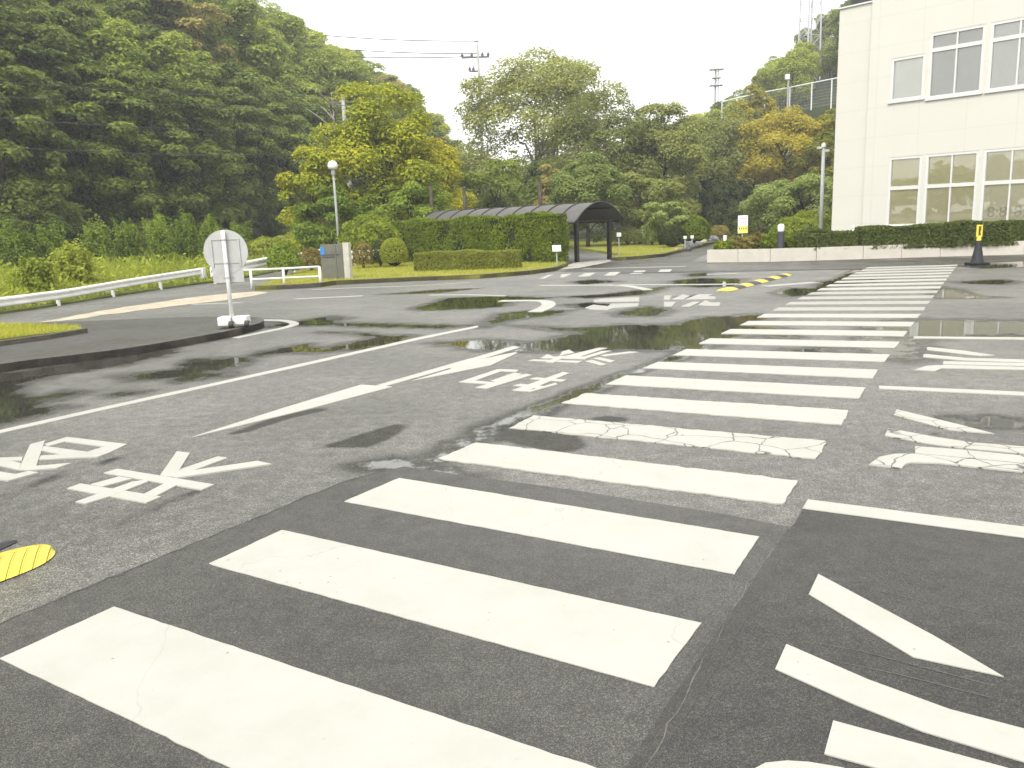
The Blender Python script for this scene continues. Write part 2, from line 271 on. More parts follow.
LM = {
 'dark': leaf_mat('leaf_dark_evergreen', (0.061, 0.090, 0.017), (0.146, 0.195, 0.037), (0.281, 0.336, 0.067)),
 'mid': leaf_mat('leaf_mid_green', (0.128, 0.171, 0.027), (0.262, 0.320, 0.051), (0.415, 0.464, 0.085)),
 'light': leaf_mat('leaf_light_green', (0.244, 0.311, 0.039), (0.427, 0.512, 0.067), (0.580, 0.580, 0.104)),
 'brown': leaf_mat('leaf_bronze', (0.220, 0.195, 0.056), (0.390, 0.336, 0.104), (0.525, 0.451, 0.152)),
 'yellow': leaf_mat('leaf_yellow_green', (.170, .215, .020), (.380, .410, .028), (.680, .590, .040), trans=.35, nsc=.42),
 'olive': leaf_mat('leaf_olive', (.130, .150, .040), (.250, .280, .070), (.390, .410, .110)),
 'gold': leaf_mat('leaf_golden_olive', (.125, .150, .024), (.270, .280, .036), (.540, .440, .050), nsc=.45),
 'fresh': leaf_mat('leaf_fresh_green', (.130, .175, .042), (.240, .300, .076), (.350, .410, .120)),
 'hedge': leaf_mat('leaf_hedge', (.100, .145, .014), (.195, .255, .024), (.320, .370, .036), nsc=1.5),
 'hedge_bronze': leaf_mat('leaf_hedge_bronze', (.190, .165, .036), (.245, .270, .044), (.360, .370, .064), nsc=2.5),
 'hedge_dark': leaf_mat('leaf_hedge_dark', (.034, .050, .014), (.070, .094, .022), (.140, .170, .040), nsc=2.),
 'ball': leaf_mat('leaf_topiary', (.200, .240, .026), (.310, .350, .034), (.430, .440, .054), nsc=2.),
 'weed': leaf_mat('leaf_weed', (.190, .240, .030), (.340, .390, .048), (.500, .510, .090), trans=.4, nsc=.35),
 'young': leaf_mat('leaf_young_shrub', (.110, .165, .022), (.210, .290, .034), (.330, .410, .054), nsc=1.2),
 'red': leaf_mat('leaf_reddish_shrub', (.160, .125, .040), (.280, .225, .066), (.340, .310, .074), nsc=2.),
 'cypress': leaf_mat('leaf_conifer', (.028, .040, .016), (.056, .078, .026), (.100, .130, .040)),
}

# ------------------------------------------------------------------ object helpers
def tag(o, label=None, cat=None, group=None, kind=None):
    if label: o['label'] = label
    if cat: o['category'] = cat
    if group: o['group'] = group
    if kind: o['kind'] = kind
    return o
def empty(name, loc, label=None, cat=None, group=None, kind=None, rz=0, parent=None):
    o = bpy.data.objects.new(name, None); col.objects.link(o); o.location = loc; o.rotation_euler.z = rz; o.empty_display_size = .2
    if parent: o.parent = parent
    return tag(o, label, cat, group, kind)
class MB:
    """collects shapes, then links them as ONE mesh object"""
    def __init__(s): s.v = []; s.f = []
    def add(s, v, f): n = len(s.v); s.v += [tuple(p) for p in v]; s.f += [tuple(i + n for i in q) for q in f]; return s
    def box(s, c, size, rz=0, taper=1.):
        x, y, z = [k / 2 for k in size]; ca, sa = math.cos(rz), math.sin(rz); v = []
        for dz in (-1, 1):
            k = taper if dz > 0 else 1
            for dx, dy in ((-1, -1), (1, -1), (1, 1), (-1, 1)):
                px, py = dx * x * k, dy * y * k; v.append((c[0] + px * ca - py * sa, c[1] + px * sa + py * ca, c[2] + dz * z))
        return s.add(v, [(3, 2, 1, 0), (4, 5, 6, 7), (0, 1, 5, 4), (1, 2, 6, 5), (2, 3, 7, 6), (3, 0, 4, 7)])
    def tube(s, pts, r, n=8, cap=True):
        pts = [np.array(p, float) for p in pts]; rs = r if hasattr(r, '__len__') else [r] * len(pts); base = len(s.v)
        for i, p in enumerate(pts):
            d = pts[min(i + 1, len(pts) - 1)] - pts[max(i - 1, 0)]; d = d / (np.linalg.norm(d) + 1e-9)
            a = np.array([0, 0, 1.]) if abs(d[2]) < .9 else np.array([1., 0, 0]); u = np.cross(d, a); u /= np.linalg.norm(u); w_ = np.cross(d, u)
            for k in range(n):
                t = 2 * math.pi * k / n; s.v.append(tuple(p + rs[i] * (math.cos(t) * u + math.sin(t) * w_)))
        for i in range(len(pts) - 1):
            for k in range(n): s.f.append((base + i * n + k, base + i * n + (k + 1) % n, base + (i + 1) * n + (k + 1) % n, base + (i + 1) * n + k))
        if cap: s.f.append(tuple(base + k for k in range(n))[::-1]); s.f.append(tuple(base + (len(pts) - 1) * n + k for k in range(n)))
        return s
    def prism(s, poly, z0, z1, bottom=True):
        A = sum(poly[i][0] * poly[(i + 1) % len(poly)][1] - poly[(i + 1) % len(poly)][0] * poly[i][1] for i in range(len(poly)))
        if A < 0: poly = poly[::-1]
        n = len(poly); v = [(p[0], p[1], z0) for p in poly] + [(p[0], p[1], z1) for p in poly]
        f = [tuple(range(n, 2 * n))] + [(i, (i + 1) % n, (i + 1) % n + n, i + n) for i in range(n)]
        if bottom: f.append(tuple(range(n))[::-1])
        return s.add(v, f)
    def sphere(s, c, r, nu=16, nv=10, sc=(1, 1, 1), zmin=-1.):
        b = len(s.v)
        for j in range(nv + 1):
            t = -math.pi / 2 + math.pi * j / nv; zz = max(math.sin(t), zmin)
            for i in range(nu):
                a = 2 * math.pi * i / nu; s.v.append((c[0] + r * sc[0] * math.cos(t) * math.cos(a), c[1] + r * sc[1] * math.cos(t) * math.sin(a), c[2] + r * sc[2] * zz))
        for j in range(nv):
            for i in range(nu): s.f.append((b + j * nu + i, b + j * nu + (i + 1) % nu, b + (j + 1) * nu + (i + 1) % nu, b + (j + 1) * nu + i))
        return s
    def lathe(s, prof, c=(0, 0, 0), n=20):
        b = len(s.v)
        for r, z in prof:
            for i in range(n): a = 2 * math.pi * i / n; s.v.append((c[0] + r * math.cos(a), c[1] + r * math.sin(a), c[2] + z))
        for j in range(len(prof) - 1):
            for i in range(n): s.f.append((b + j * n + i, b + j * n + (i + 1) % n, b + (j + 1) * n + (i + 1) % n, b + (j + 1) * n + i))
        return s
    def build(s, name, m, parent=None, world=False, smooth=False, bevel=0, kind=None):
        me = bpy.data.meshes.new(name); v = s.v
        if world and parent is not None:
            P = parent; off = np.zeros(3)
            while P is not None: off += np.array(P.location); P = P.parent
            v = [tuple(np.array(p) - off) for p in v]
        me.from_pydata(v, [], s.f); me.materials.append(m); me.update()
        if smooth: me.polygons.foreach_set('use_smooth', [True] * len(me.polygons))
        o = bpy.data.objects.new(name, me); col.objects.link(o)
        if parent is not None: o.parent = parent
        if bevel: b = o.modifiers.new('bevel', 'BEVEL'); b.width = bevel; b.segments = 2; b.limit_method = 'ANGLE'
        if kind: o['kind'] = kind
        return o
def np_mesh(name, V, Fq, m):
    me = bpy.data.meshes.new(name); nv, nf, k = len(V), len(Fq), Fq.shape[1]
    me.vertices.add(nv); me.vertices.foreach_set('co', np.ascontiguousarray(V, dtype=np.float32).ravel())
    me.loops.add(nf * k); me.loops.foreach_set('vertex_index', np.ascontiguousarray(Fq, dtype=np.int32).ravel())
    me.polygons.add(nf); me.polygons.foreach_set('loop_start', np.arange(0, nf * k, k, dtype=np.int32))
    me.update(calc_edges=True); me.materials.append(m); return me
def mesh_obj(name, me, parent=None, loc=(0, 0, 0)):
    o = bpy.data.objects.new(name, me); col.objects.link(o); o.location = loc
    if parent is not None: o.parent = parent
    return o
def copy_tree(src, name=None):
    c = src.copy(); col.objects.link(c)
    for ch in src.children:
        k = ch.copy(); col.objects.link(k); k.parent = c
        for g in ch.children: q = g.copy(); col.objects.link(q); q.parent = k
    return c
def unit(a): return a / (np.linalg.norm(a, axis=-1, keepdims=True) + 1e-9)
def leaves(P, Nrm, size, aspect=.55, jit=.7, fold=.25, r=rng):
    """one folded leaf (two triangles) at each point"""
    n = len(P); nn = unit(Nrm + r.normal(0, jit, (n, 3)))
    d = unit(np.cross(nn, r.normal(0, 1, (n, 3)))); s_ = np.cross(nn, d); L = size * r.uniform(.6, 1.35, (n, 1)); W = L * aspect
    a = P - d * L / 2; c = P + d * L / 2; b = P - s_ * W / 2 + nn * W * fold - d * L * .08; e = P + s_ * W / 2 + nn * W * fold - d * L * .08
    V = np.stack([a, b, c, e], 1).reshape(-1, 3); i = np.arange(n)[:, None] * 4
    Fq = np.concatenate([i + [0, 1, 2], i + [0, 2, 3]], 1).reshape(-1, 3)
    return V, Fq
def ball_pts(n, r=rng): return unit(r.normal(0, 1, (n, 3)))

# ------------------------------------------------------------------ ground: terrain, asphalt with puddles
SKYLINE = np.array([(-400, -200), (0, -160), (150, -70), (230, -12), (252, 12), (300, 27), (350, 52), (400, 74), (425, 90), (446, 112), (470, 150), (560, 150), (640, 150), (690, 112), (735, 92), (760, 64), (800, 38), (836, 22), (900, 0), (1400, -60)], float)
def sky_elev(px):                       # tangent of the wooded ridge's elevation over the horizon
    y = np.interp(px, SKYLINE[:, 0], SKYLINE[:, 1]); hor = 223 - .0394 * (px - 512); return (hor - y) / F
B0, B1 = np.array([-24., 38.]), np.array([-7., 80.])     # foot of the left hill
bd = (B1 - B0) / np.linalg.norm(B1 - B0); bn = np.array([-bd[1], bd[0]])
def hill(x, y):
    x = np.asarray(x, float); y = np.asarray(y, float)
    s1 = (x - B0[0]) * bn[0] + (y - B0[1]) * bn[1]
    yb = np.clip((y - 8) / 20., 0, 1); s = s1
    left = 46 * (1 - np.exp(-np.clip(s, 0, None) / 48.)) * yb * yb * (3 - 2 * yb)        # ends left of the camera
    ra = x / np.maximum(y, 1e-3)
    sm = np.clip((ra - .10) / .22, 0, 1); sm = sm * sm * (3 - 2 * sm)
    right = np.clip((y - 58) * .55, 0, 30) * np.where(y > 30, sm, 0)
    h = np.maximum(left, right)
    px = 512 + F * np.clip(ra, -2, 2)
    cap = np.where((y > 30), H + np.hypot(x, y) * sky_elev(px) - 9.0, 60)
    return np.where(h > 0, np.maximum(np.minimum(h, cap), np.minimum(h, 1.0)), 0)
xs = np.unique(np.concatenate([np.linspace(-240, -120, 9), np.arange(-120, 120, 2.5), np.linspace(120, 240, 9)]))
ys = np.unique(np.concatenate([np.linspace(-140, -40, 8), np.arange(-40, 180, 2.5), np.linspace(180, 260, 8)]))
X, Y = np.meshgrid(xs, ys); Z = hill(X, Y) - .06
V = np.stack([X, Y, Z], -1).reshape(-1, 3); nx = len(xs)
I = (np.arange(len(ys) - 1)[:, None] * nx + np.arange(nx - 1)[None]).ravel()
terr = mesh_obj('terrain', np_mesh('terrain', V, np.stack([I, I + 1, I + nx + 1, I + nx], 1), M['forest_floor'])); tag(terr, kind='structure')

def puddle_list():
    k = .2148; out = []
    A = lambda pts, ox, oy, sc, d=.55: out.append((gpoly(zp(pts, ox, oy, sc)), d))
    A([(-200, 300), (0, 252), (300, 212), (560, 165), (760, 138), (830, 148), (600, 205), (420, 235), (230, 265), (90, 300), (80, 340), (180, 370), (170, 400), (290, 410), (140, 450), (0, 485), (-200, 540)], 0, 320, k)
    A([(560, 260), (700, 245), (850, 225), (880, 185), (1024, 178), (1060, 200), (940, 240), (1060, 250), (900, 275), (830, 290), (800, 270), (640, 280)], 0, 320, k)
    A([(170, 358), (300, 335), (385, 340), (250, 375)], 0, 320, k); A([(530, 345), (580, 333), (650, 338), (570, 350)], 0, 320, k)
    A([(0, 40), (200, 15), (480, 8), (640, 15), (520, 32), (400, 40), (420, 28), (180, 30)], 0, 320, k)
    A([(680, 42), (830, 22), (890, 10), (800, 35)], 0, 320, k); A([(-30, 185), (0, 178), (85, 172), (60, 188)], 0, 320, k)
    A([(0, 235), (200, 220), (400, 172), (500, 158), (560, 182), (700, 170), (860, 150), (850, 128), (920, 120), (990, 122), (880, 160), (740, 178), (560, 197), (430, 197), (260, 217), (180, 265), (0, 290)], 200, 310, k)
    A([(0, 300), (150, 288), (110, 310), (0, 322)], 200, 310, k)
    A([(220, 40), (440, 55), (600, 28), (700, 38), (600, 58), (1024, 68), (1024, 78), (640, 70), (440, 76), (300, 82), (380, 62)], 200, 310, k)
    A([(560, 102), (760, 106), (870, 122), (820, 126), (700, 112)], 200, 310, k)
    q = .332
    A([(215, 388), (330, 355), (480, 350), (640, 355), (520, 368), (490, 382), (370, 390), (250, 393)], 340, 180, q)
    A([(420, 445), (480, 402), (560, 394), (690, 393), (640, 408), (520, 422)], 340, 180, q)
    A([(-60, 505), (0, 498), (130, 468), (215, 468), (140, 497), (40, 512)], 340, 180, q)
    A([(280, 490), (430, 480), (560, 492), (660, 475), (770, 450), (850, 435), (1000, 437), (1100, 412), (1190, 408), (1170, 445), (1080, 470), (1000, 515), (830, 512), (690, 517), (560, 517), (400, 512)], 340, 180, q)
    A([(830, 400), (930, 380), (990, 390), (960, 410), (850, 410)], 340, 180, q); A([(665, 376), (760, 369), (845, 378), (740, 387)], 340, 180, q)
    A([(-20, 432), (270, 436), (400, 438), (300, 447), (0, 440)], 340, 180, q); A([(520, 438), (700, 446), (850, 438), (900, 452), (700, 458)], 340, 180, q)
    A([(700, 306), (760, 300), (840, 306), (730, 315)], 340, 180, q); A([(660, 352), (790, 345), (900, 332), (1000, 318), (920, 345), (760, 356)], 340, 180, q)
    A([(120, 345), (300, 330), (420, 326), (300, 340)], 340, 180, q)
    A([(380, 425), (480, 358), (620, 298), (740, 258), (830, 222), (900, 195), (930, 205), (850, 240), (700, 285), (590, 325), (440, 395), (420, 425)], 400, 280, q, .3)
    c = .4297
    A([(130, 115), (280, 55), (440, -5), (470, 5), (340, 55), (215, 100)], 420, 380, c, .3); A([(50, 172), (150, 112), (190, 118), (125, 148), (60, 184), (20, 196)], 420, 380, c, .45); A([(-130, 200), (-60, 184), (40, 205), (110, 228), (40, 228), (-60, 216)], 420, 380, c, .5)
    p = .336
    A([(755, 348), (770, 318), (830, 328), (870, 345), (960, 350), (790, 353)], 680, 180, p); A([(820, 303), (960, 296), (1010, 302), (960, 311), (850, 309)], 680, 180, p)
    A([(285, 336), (330, 321), (420, 324), (410, 341), (330, 347)], 680, 180, p); A([(-20, 300), (60, 292), (185, 294), (185, 316), (60, 320), (-20, 314)], 680, 180, p)
    A([(420, 302), (520, 292), (605, 291), (560, 306), (440, 322), (390, 330)], 680, 180, p); A([(380, 330), (470, 290), (530, 262), (540, 268), (470, 305), (410, 335)], 680, 180, p, .3)
    A([(140, 410), (215, 398), (290, 404), (200, 432), (300, 440), (340, 470), (200, 462), (60, 505), (-10, 512), (-10, 430)], 680, 180, p); A([(300, 508), (430, 500), (440, 516), (330, 520)], 680, 180, p)
    A([(20, 280), (80, 276), (90, 284), (30, 288)], 680, 180, p); A([(0, 348), (60, 342), (40, 352)], 680, 180, p)
    A([(500, 132), (590, 106), (620, 120), (700, 142), (830, 106), (970, 130), (1024, 120), (1040, 170), (990, 175), (800, 186), (560, 155)], 864, 400, .15625, .3)
    A([(876, 324), (930, 320), (1040, 322), (1040, 333), (960, 336), (916, 338), (914, 359), (890, 358), (862, 349)], 0, 0, 1, .9)
    # rain film in front of the wall on the right
    A([(930, 264), (975, 262.5), (1100, 258), (1100, 264), (985, 268.5)], 0, 0, 1)
    return out
DAMP = [(gpoly(zp(p, ox, oy, sc)), d) for p, ox, oy, sc, d in [
    ([(400, 330), (560, 280), (660, 253), (672, 268), (600, 312), (540, 330)], 180, 335, .3418, .12), ([(120, 296), (300, 232), (440, 208), (430, 220), (320, 245), (200, 285)], 180, 335, .3418, .1),
    ([(640, 330), (800, 285), (1000, 225), (1024, 215), (1010, 240), (860, 290), (700, 345)], 0, 420, .13672, .12), ([(230, 410), (330, 350), (480, 290), (600, 240), (700, 215), (640, 250), (480, 310), (330, 385)], 60, 440, .21484, .15),
    ([(0, 560), (100, 510), (280, 450), (430, 380), (500, 400), (300, 470), (120, 540), (0, 620)], 0, 420, .13672, .2), ([(380, 425), (480, 358), (620, 298), (740, 258), (830, 222), (900, 195), (930, 205), (850, 240), (700, 285), (590, 325), (440, 395), (420, 425)], 400, 280, .332, .15),
    ([(120, 120), (280, 50), (460, -8), (480, 5), (340, 60), (205, 112), (370, 125), (390, 155), (340, 172), (250, 155)], 420, 380, .4297, .12),
    ([(340, 215), (480, 205), (480, 240), (400, 225)], 864, 400, .15625, .08), ([(310, 290), (420, 285), (330, 300)], 864, 400, .15625, .06), ([(390, 90), (430, 83), (480, 86), (490, 96), (420, 100)], 420, 380, .4297, .1), ([(560, 700), (700, 620), (900, 560), (1024, 520), (1010, 540), (800, 620), (620, 730)], 0, 400, .3516, .15)]]
axs = np.unique(np.concatenate([[-90, -60, -40, -25], np.arange(-15, 19, .11), [24, 32, 50, 80]]))
ays = np.unique(np.concatenate([[-90, -50, -20, -6, 0], np.arange(1.2, 14, .08), np.arange(14, 30, .13), [31, 33, 36, 40, 44]]))
X, Y = np.meshgrid(axs, ays); water = np.full(X.shape, -.6)
def sdist(poly, X, Y):
    d = np.full(X.shape, 1e9); ins = np.zeros(X.shape, bool); n = len(poly)
    for i in range(n):
        ax, ay = poly[i]; bx, by = poly[(i + 1) % n]; ex, ey = bx - ax, by - ay
        t = np.clip(((X - ax) * ex + (Y - ay) * ey) / (ex * ex + ey * ey + 1e-12), 0, 1)
        d = np.minimum(d, np.hypot(X - ax - t * ex, Y - ay - t * ey))
        c = ((ay > Y) != (by > Y)) & (X < (bx - ax) * (Y - ay) / (by - ay + 1e-12) + ax); ins ^= c
    return np.where(ins, d, -d)
for poly, soft in puddle_list():
    a = np.array(poly); lo, hi = a.min(0) - 1.2, a.max(0) + 1.2
    m_ = (X > lo[0]) & (X < hi[0]) & (Y > lo[1]) & (Y < hi[1])
    if m_.any(): water[m_] = np.maximum(water[m_], .5 + sdist(poly, X[m_], Y[m_]) / soft)
water = np.clip(water, -.6, 1.2); damp = np.full(X.shape, -.6)
for poly, soft in DAMP:
    a = np.array(poly); lo, hi = a.min(0) - 1.2, a.max(0) + 1.2
    m_ = (X > lo[0]) & (X < hi[0]) & (Y > lo[1]) & (Y < hi[1])
    if m_.any(): damp[m_] = np.maximum(damp[m_], .5 + sdist(poly, X[m_], Y[m_]) / soft)
damp = np.clip(np.maximum(damp, water + .25), -.6, 1.2)
V = np.stack([X, Y, 0 * X], -1).reshape(-1, 3); nx = len(axs)
I = (np.arange(len(ays) - 1)[:, None] * nx + np.arange(nx - 1)[None]).ravel()
me = np_mesh('road', V, np.stack([I, I + 1, I + nx + 1, I + nx], 1), M['asphalt'])
me.attributes.new('water', 'FLOAT', 'POINT').data.foreach_set('value', water.ravel().astype(np.float32))
me.attributes.new('damp', 'FLOAT', 'POINT').data.foreach_set('value', damp.ravel().astype(np.float32))
road = tag(mesh_obj('road', me), kind='structure')

def sheet(name, pts, z, m, kind='structure', parent=None):
    """flat sheet with its own outline (photo points already on the ground)"""
    b = MB()
    A = sum(pts[i][0] * pts[(i + 1) % len(pts)][1] - pts[(i + 1) % len(pts)][0] * pts[i][1] for i in range(len(pts)))
    if A < 0: pts = pts[::-1]
    b.add([(p[0], p[1], z) for p in pts], [tuple(range(len(pts)))]); o = b.build(name, m, parent)
    if kind: o['kind'] = kind
    return o
def rough_edge(pts, step=.25, amp=.02):
    out = []
    for i in range(len(pts)):
        a, b = np.array(pts[i]), np.array(pts[(i + 1) % len(pts)]); n = max(1, int(np.linalg.norm(b - a) / step))
        for k in range(n): out.append(tuple(a + (b - a) * k / n + rng.normal(0, amp, 2)))
    return out
# newer asphalt: crosswalk patch and the darker bay to its right
sheet('asphalt_patch', rough_edge(gpoly([(-260, 720), (0, 624), (200, 541), (345, 482), (408, 466), (470, 476), (640, 500), (793, 527), (720, 634), (630, 768), (560, 870), (200, 1400), (-900, 1100)]), .3, .012), .004, M['patch'])
sheet('asphalt_bay', gpoly([(803, 509), (1024, 539), (1400, 592), (1400, 1000), (520, 1300), (586, 860), (645, 768), (735, 634)]), .004, M['patch_dark'])
sheet('bitumen_seam', rough_edge(gpoly([(792, 528), (803, 511), (741, 634), (653, 768), (596, 861), (566, 861), (624, 768), (718, 634)]), .3, .008), .0046, M['seam'])
_a, _b = G(800, 517)[:2], G(560, 905)[:2]; _n = np.array([-(_b - _a)[1], (_b - _a)[0]]) / np.linalg.norm(_b - _a)
def crack_line(name, pts, w0, m, z, amp=.012, step=.06):
    g = [np.array(p) for p in pts]; L1, L2 = [], []; r = np.random.default_rng(len(name) + len(pts))
    for i in range(len(g) - 1):
        d = g[i + 1] - g[i]; n_ = max(2, int(np.linalg.norm(d) / step)); pn = np.array([-d[1], d[0]]) / np.linalg.norm(d)
        for k in range(n_):
            c_ = g[i] + d * k / n_ + pn * r.normal(0, amp); ww = w0 * r.uniform(.2, 1.3); L1.append(tuple(c_ + pn * ww)); L2.append(tuple(c_ - pn * ww))
    return sheet(name, L1 + L2[::-1], z, m)
crack_line('joint_line', gpoly([(-80, 662), (0, 625), (130, 571), (200, 541), (280, 509), (345, 482), (400, 467)]), .007, M['seam'], .0047, .007, .05)
crack_line('joint_line', gpoly([(785, 533), (745, 590), (705, 660), (655, 752), (600, 860)]), .0022, M['pale_line'], .0052, .005)  # only a thin pale tone drawn along the seam
for p_ in ([(795, 572), (900, 597), (1040, 628)], [(740, 632), (860, 652), (1040, 700)], [(760, 648), (900, 676), (1040, 712)]): crack_line('scratch_line', gpoly(p_), .0014, M['pale_line'], .0065, .0012, .12)
sheet('asphalt_gutter', gpoly([(560, 272), (700, 271.3), (863, 268.4), (958, 263.8), (1100, 258), (1100, 250), (1024, 254), (863, 259), (707, 261.5), (690, 262), (720, 247), (724, 240), (690, 246), (640, 256), (600, 264)]), .004, M['pavement'])
sheet('gutter_line', gpoly([(620, 272.6), (700, 271.6), (863, 268.6), (863, 269.3), (700, 272.4), (620, 273.5)]), .008, M['seam'])
sheet('sand_wash', rough_edge(gpoly([(43, 322), (100, 311), (186, 298), (255, 291.5), (268, 293), (235, 299), (189, 304.5), (120, 313), (66, 320.5)]), .35, .05), .004, M['sand'])

# ------------------------------------------------------------------ road markings
PZ = .0078
def marking(name, polys, m=None, parent=None, z=PZ):
    """one painted character / arrow: all its strokes, thermoplastic 3 mm thick"""
    b = MB()
    for i, p in enumerate(polys): b.prism(p, -.002, z + .0003 * i, bottom=False)
    o = b.build(name, m or M['paint'], parent)
    if parent is None: o['kind'] = 'structure'
    return o
TLp = {1: (114.3, 608), 2: (282, 531), 3: (399, 478.9), 4: (475.9, 443.2), 5: (533.9, 416.1), 6: (585.4, 393.8), 7: (626, 376), 8: (658.4, 362.2)}
BLp = {1: (0, 660.2), 2: (208.6, 565.1), 3: (344, 502.5), 4: (438, 459.5), 5: (509.4, 428.6), 6: (561.8, 403.6), 7: (606.4, 384.7), 8: (643.7, 368.6)}
TRp = {2: (700.9, 624.5), 3: (759, 537.8), 4: (798, 481.8), 5: (827, 441.9), 6: (848.8, 410.9), 7: (865.9, 388.2), 8: (878.5, 370.3)}
BRp = {2: (654, 688.3), 3: (734.2, 575.5), 4: (783, 505.5), 5: (816.2, 459.5), 6: (841, 425.5), 7: (858.8, 399.1), 8: (872.9, 378.8)}
cw = empty('crosswalk', G(399, 478.9), kind='structure')
gl_ = {k: G(*v) for k, v in TLp.items()}; gb = {k: G(*v) for k, v in BLp.items()}; gr = {k: G(*v) for k, v in TRp.items()}; gbr = {k: G(*v) for k, v in BRp.items()}
gr[1] = gr[2] + (gr[2] - gr[3]); gbr[1] = gbr[2] + (gbr[2] - gbr[3])
eL, eR = G(868, 267.5), G(957.7, 264.8)
NS = 8 + int(round(np.linalg.norm(eR - gr[8]) / .91))
for k in range(1, NS + 1):
    if k <= 8: q = [gb[k], gbr[k], gr[k], gl_[k]]
    else:
        t = (k - 8) / (NS - 8); dl = (eL - gl_[8]) / (NS - 8); dr = (eR - gr[8]) / (NS - 8)
        a, b = gl_[8] + dl * (k - 8), gr[8] + dr * (k - 8); q = [a - dl * .5, b - dr * .5, b, a]
    pts = [tuple(p[:2]) for p in q]
    pts = rough_edge(pts, .05, .006 if k in (4, 5, 6) else .0013 if k < 4 else .003)
    b = MB(); b.prism(pts, -.002, .0074, bottom=False); b.build('stripe', M['paint_cracked'] if k in (5,) else (M['paint_worn'] if k in (14, 15, 16, 17) else M['paint']), cw, world=True)
# left lane characters
z1 = lambda P: gpoly(zp(P, 0, 420, .13672)); z2 = lambda P: gpoly(zp(P, 60, 440, .21484)); z3 = lambda P: gpoly(zp(P, 180, 335, .3418))
z4 = lambda P: gpoly(zp(P, 450, 340, .1953)); z5 = lambda P: gpoly(zp(P, 570, 275, .166)); z6 = lambda P: gpoly(zp(P, 864, 320, .15625)); z7 = lambda P: gpoly(zp(P, 864, 400, .15625)); z8 = lambda P: gpoly(zp(P, 760, 560, .27077))
marking('painted_character', [z1(p) for p in [
    [(222, 183), (330, 155), (265, 345), (262, 372), (135, 374)], [(325, 182), (490, 130), (520, 152), (350, 198)], [(490, 130), (930, 183), (800, 207), (470, 163)],
    [(930, 183), (800, 245), (715, 277), (625, 245), (750, 205)], [(305, 232), (320, 197), (660, 243), (715, 277), (460, 262)], [(300, 268), (460, 258), (810, 242), (715, 277), (500, 286), (285, 298)],
    [(-400, 300), (0, 284), (168, 277), (160, 306), (0, 306), (-400, 340)], [(-10, 303), (90, 308), (155, 325), (140, 374), (0, 343)], [(262, 345), (525, 322), (415, 360), (255, 373)],
    [(-160, 330), (0, 387), (115, 405), (210, 382), (285, 392), (60, 454), (0, 445), (-300, 400)]]])
marking('painted_character', [z2(p) for p in [
    [(32, 230), (95, 207), (470, 268), (400, 298)], [(203, 158), (268, 138), (718, 212), (660, 237)], [(140, 212), (275, 175), (335, 185), (195, 222)],
    [(72, 293), (335, 200), (400, 190), (412, 198), (240, 265), (118, 302)], [(385, 260), (485, 208), (545, 215), (440, 270)],
    [(545, 57), (605, 65), (535, 178), (465, 172)], [(565, 140), (735, 82), (780, 88), (575, 165), (530, 165)], [(520, 174), (560, 155), (920, 103), (985, 117), (540, 182)]]])
marking('direction_arrow', [z3(p) for p in [
    [(28, 303), (310, 213), (530, 147), (622, 153), (370, 220)], [(575, 149), (850, 70), (875, 80), (795, 97), (600, 152)],
    [(850, 71), (975, 34), (997, 37), (885, 72), (870, 86)], [(790, 98), (850, 71), (885, 72), (980, 52), (988, 54), (910, 90), (800, 112)], [(678, 136), (805, 98), (912, 90)]]])
marking('painted_character', [z4(p) for p in [
    [(398, 108), (430, 102), (682, 110), (655, 119)], [(463, 96), (500, 75), (530, 88), (702, 88), (695, 101)], [(575, 62), (610, 52), (637, 68), (560, 83)],
    [(560, 92), (760, 43), (805, 43), (640, 97)], [(670, 93), (780, 59), (828, 58), (700, 97)], [(770, 81), (920, 62), (968, 65), (790, 87)],
    [(733, 98), (765, 92), (845, 110), (820, 118)], [(693, 113), (725, 105), (802, 128), (775, 134)], [(490, 117), (560, 85), (602, 85), (530, 120)]]])
marking('painted_character', [z4(p) for p in [
    [(43, 219), (245, 152), (277, 158), (102, 221)], [(255, 152), (352, 156), (340, 166), (250, 163)], [(128, 247), (385, 177), (422, 182), (190, 252)],
    [(43, 219), (95, 208), (270, 225), (255, 233)], [(208, 213), (330, 171), (372, 178), (250, 224)]]])
marking('painted_character', [z4(p) for p in [
    [(318, 261), (578, 167), (612, 172), (390, 267)], [(408, 203), (440, 195), (597, 207), (575, 216)], [(323, 236), (360, 228), (482, 240), (455, 253)], [(360, 262), (420, 258), (538, 224), (552, 230), (412, 269)]]])
marking('painted_character', [z5(p) for p in [
    [(138, 153), (180, 145), (417, 134), (417, 161), (148, 166)], [(88, 200), (140, 181), (230, 190), (245, 175), (417, 172), (407, 191), (260, 201), (230, 213), (128, 211)]]], M['paint_worn'])
marking('painted_character', [z5(p) for p in [
    [(563, 151), (568, 126), (612, 125), (605, 140), (600, 151)], [(612, 149), (680, 118), (722, 128), (680, 150)], [(690, 150), (775, 118), (865, 118), (830, 130), (877, 132), (875, 146)],
    [(566, 192), (566, 164), (640, 164), (612, 192)], [(665, 192), (740, 163), (784, 164), (722, 194)], [(770, 184), (815, 155), (850, 168), (905, 168), (902, 188), (820, 188)]]], M['paint_worn'])
